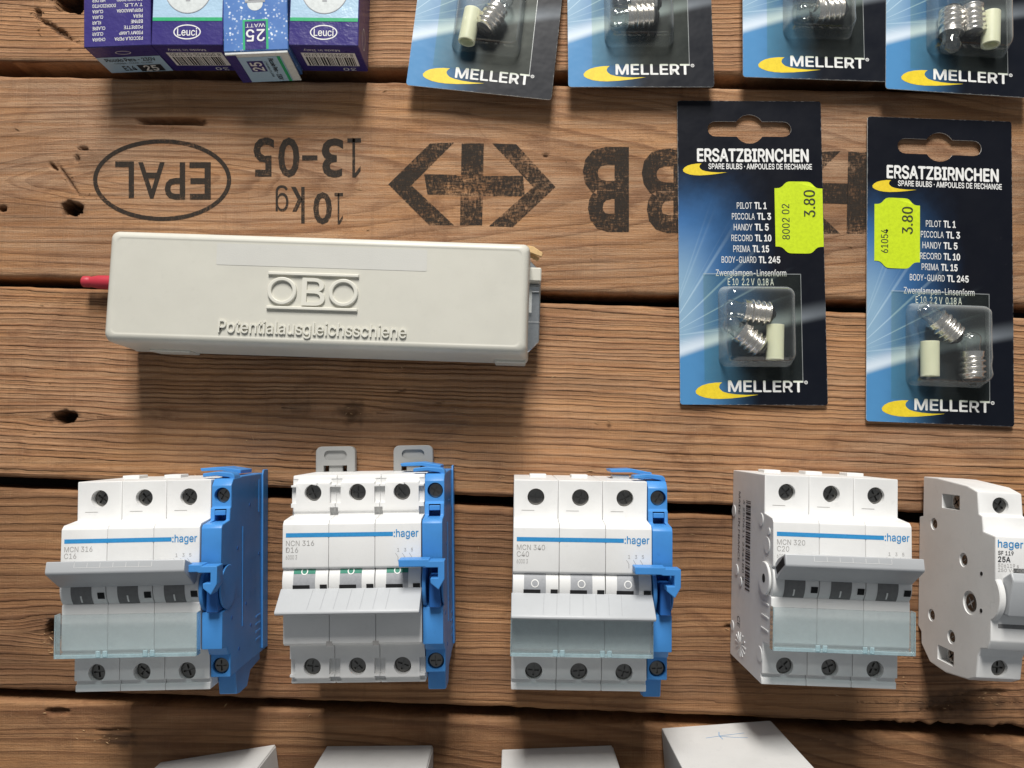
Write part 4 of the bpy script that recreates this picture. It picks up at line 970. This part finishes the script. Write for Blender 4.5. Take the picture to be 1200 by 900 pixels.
bulb_box('sparkling blue bulb box with upside-down 25 watt and open end flap', (262, 61), (337, 58), 'sparkle')
bulb_box('purple bulb box with oval logo at the outer end of the row', (338, 53), (419, 54), 'logo')

# ------------------------------------------------------------------ plain white cartons
def carton(label, pa, pb, depth, h, extra=None):
    a, b = P(*pa), P(*pb); rot = math.atan2(b.y - a.y, b.x - a.x); w = (b - a).length
    t = thing('white_carton', label, 'box', (a.x, a.y, .05), rot, 'plain white cartons')
    MB().box(0, w, -depth, 0, .0, h - .8).build('carton_body', 'carton', t, .5, 2)
    MB().box(-.5, w + .5, -depth, .5, h - .7, h).build('lid', 'carton', t, .3, 1)
    MB().box(w + .02, w + .35, -depth + 2, -.6, 1, h - 2).build('side_flap', 'carton', t, .1, 1)
    if extra:
        g = MB()
        for pts in extra:
            for (x0_, z0_), (x1_, z1_) in zip(pts, pts[1:]):
                d = Vector((x1_ - x0_, z1_ - z0_)); n = Vector((-d.y, d.x)).normalized() * .13
                g.add([(x0_ + n.x, .06, z0_ + n.y), (x1_ + n.x, .06, z1_ + n.y), (x1_ - n.x, .06, z1_ - n.y), (x0_ - n.x, .06, z0_ - n.y)], [(0, 1, 2, 3)])
        g.build('pen_scribble', 'hblue', t, smooth=0)
    return t
carton('plain white carton standing below the blue-sided MCN 316 breaker', (188, 893), (323, 872), 50, 72)
carton('plain white carton standing below the NCN 316 breaker', (383, 874), (507, 873), 50, 72)
carton('plain white carton standing below the MCN 340 breaker', (588, 878), (717, 873), 50, 72)
carton('white carton with a pen scribble on its side', (775, 853), (903, 844), 50, 72, [[(16, 14.5), (24, 13), (33, 12)], [(23, 9), (22, 13), (22.5, 17)], [(22, 13.5), (28, 16), (33, 17)]])

# ------------------------------------------------------------------ loose splinters and dust on the boards
r = random.Random(21); mb = MB()
spots = [(100, 52), (60, 35), (44, 20), (96, 228), (82, 206), (300, 518), (470, 436), (533, 470), (640, 437), (690, 300), (714, 498), (412, 486), (66, 760), (60, 745), (66, 834), (142, 860), (120, 868), (590, 560), (1110, 826), (1160, 818), (905, 765), (880, 735), (1060, 800), (300, 600), (560, 640)]
for k in range(150):
    cx, cy = r.choice(spots) if k % 3 else (r.uniform(0, 1200), r.uniform(100, 890))
    q = P(cx + r.gauss(0, 9), cy + r.gauss(0, 4)); a = r.gauss(0, .5); l = r.uniform(.3, 1.6) * (1.6 if k % 9 == 0 else 1); w = r.uniform(.06, .2)
    ux, uy = math.cos(a) * l, math.sin(a) * l; nx, ny = -math.sin(a) * w, math.cos(a) * w; h0 = r.uniform(.1, .5)
    mb.add([(q.x - ux, q.y - uy, .02), (q.x + nx, q.y + ny, .03), (q.x + ux, q.y + uy, h0), (q.x - nx, q.y - ny, .03), (q.x, q.y, h0 * .6 + .15)], [(0, 4, 1), (1, 4, 2), (2, 4, 3), (3, 4, 0), (0, 1, 2, 3)])
d = mb.build('wood_splinters', 'chip', None, smooth=0); d['kind'] = 'stuff'; d['label'] = 'pale loose wood splinters and dust lying on the planks'; d['category'] = 'splinters'
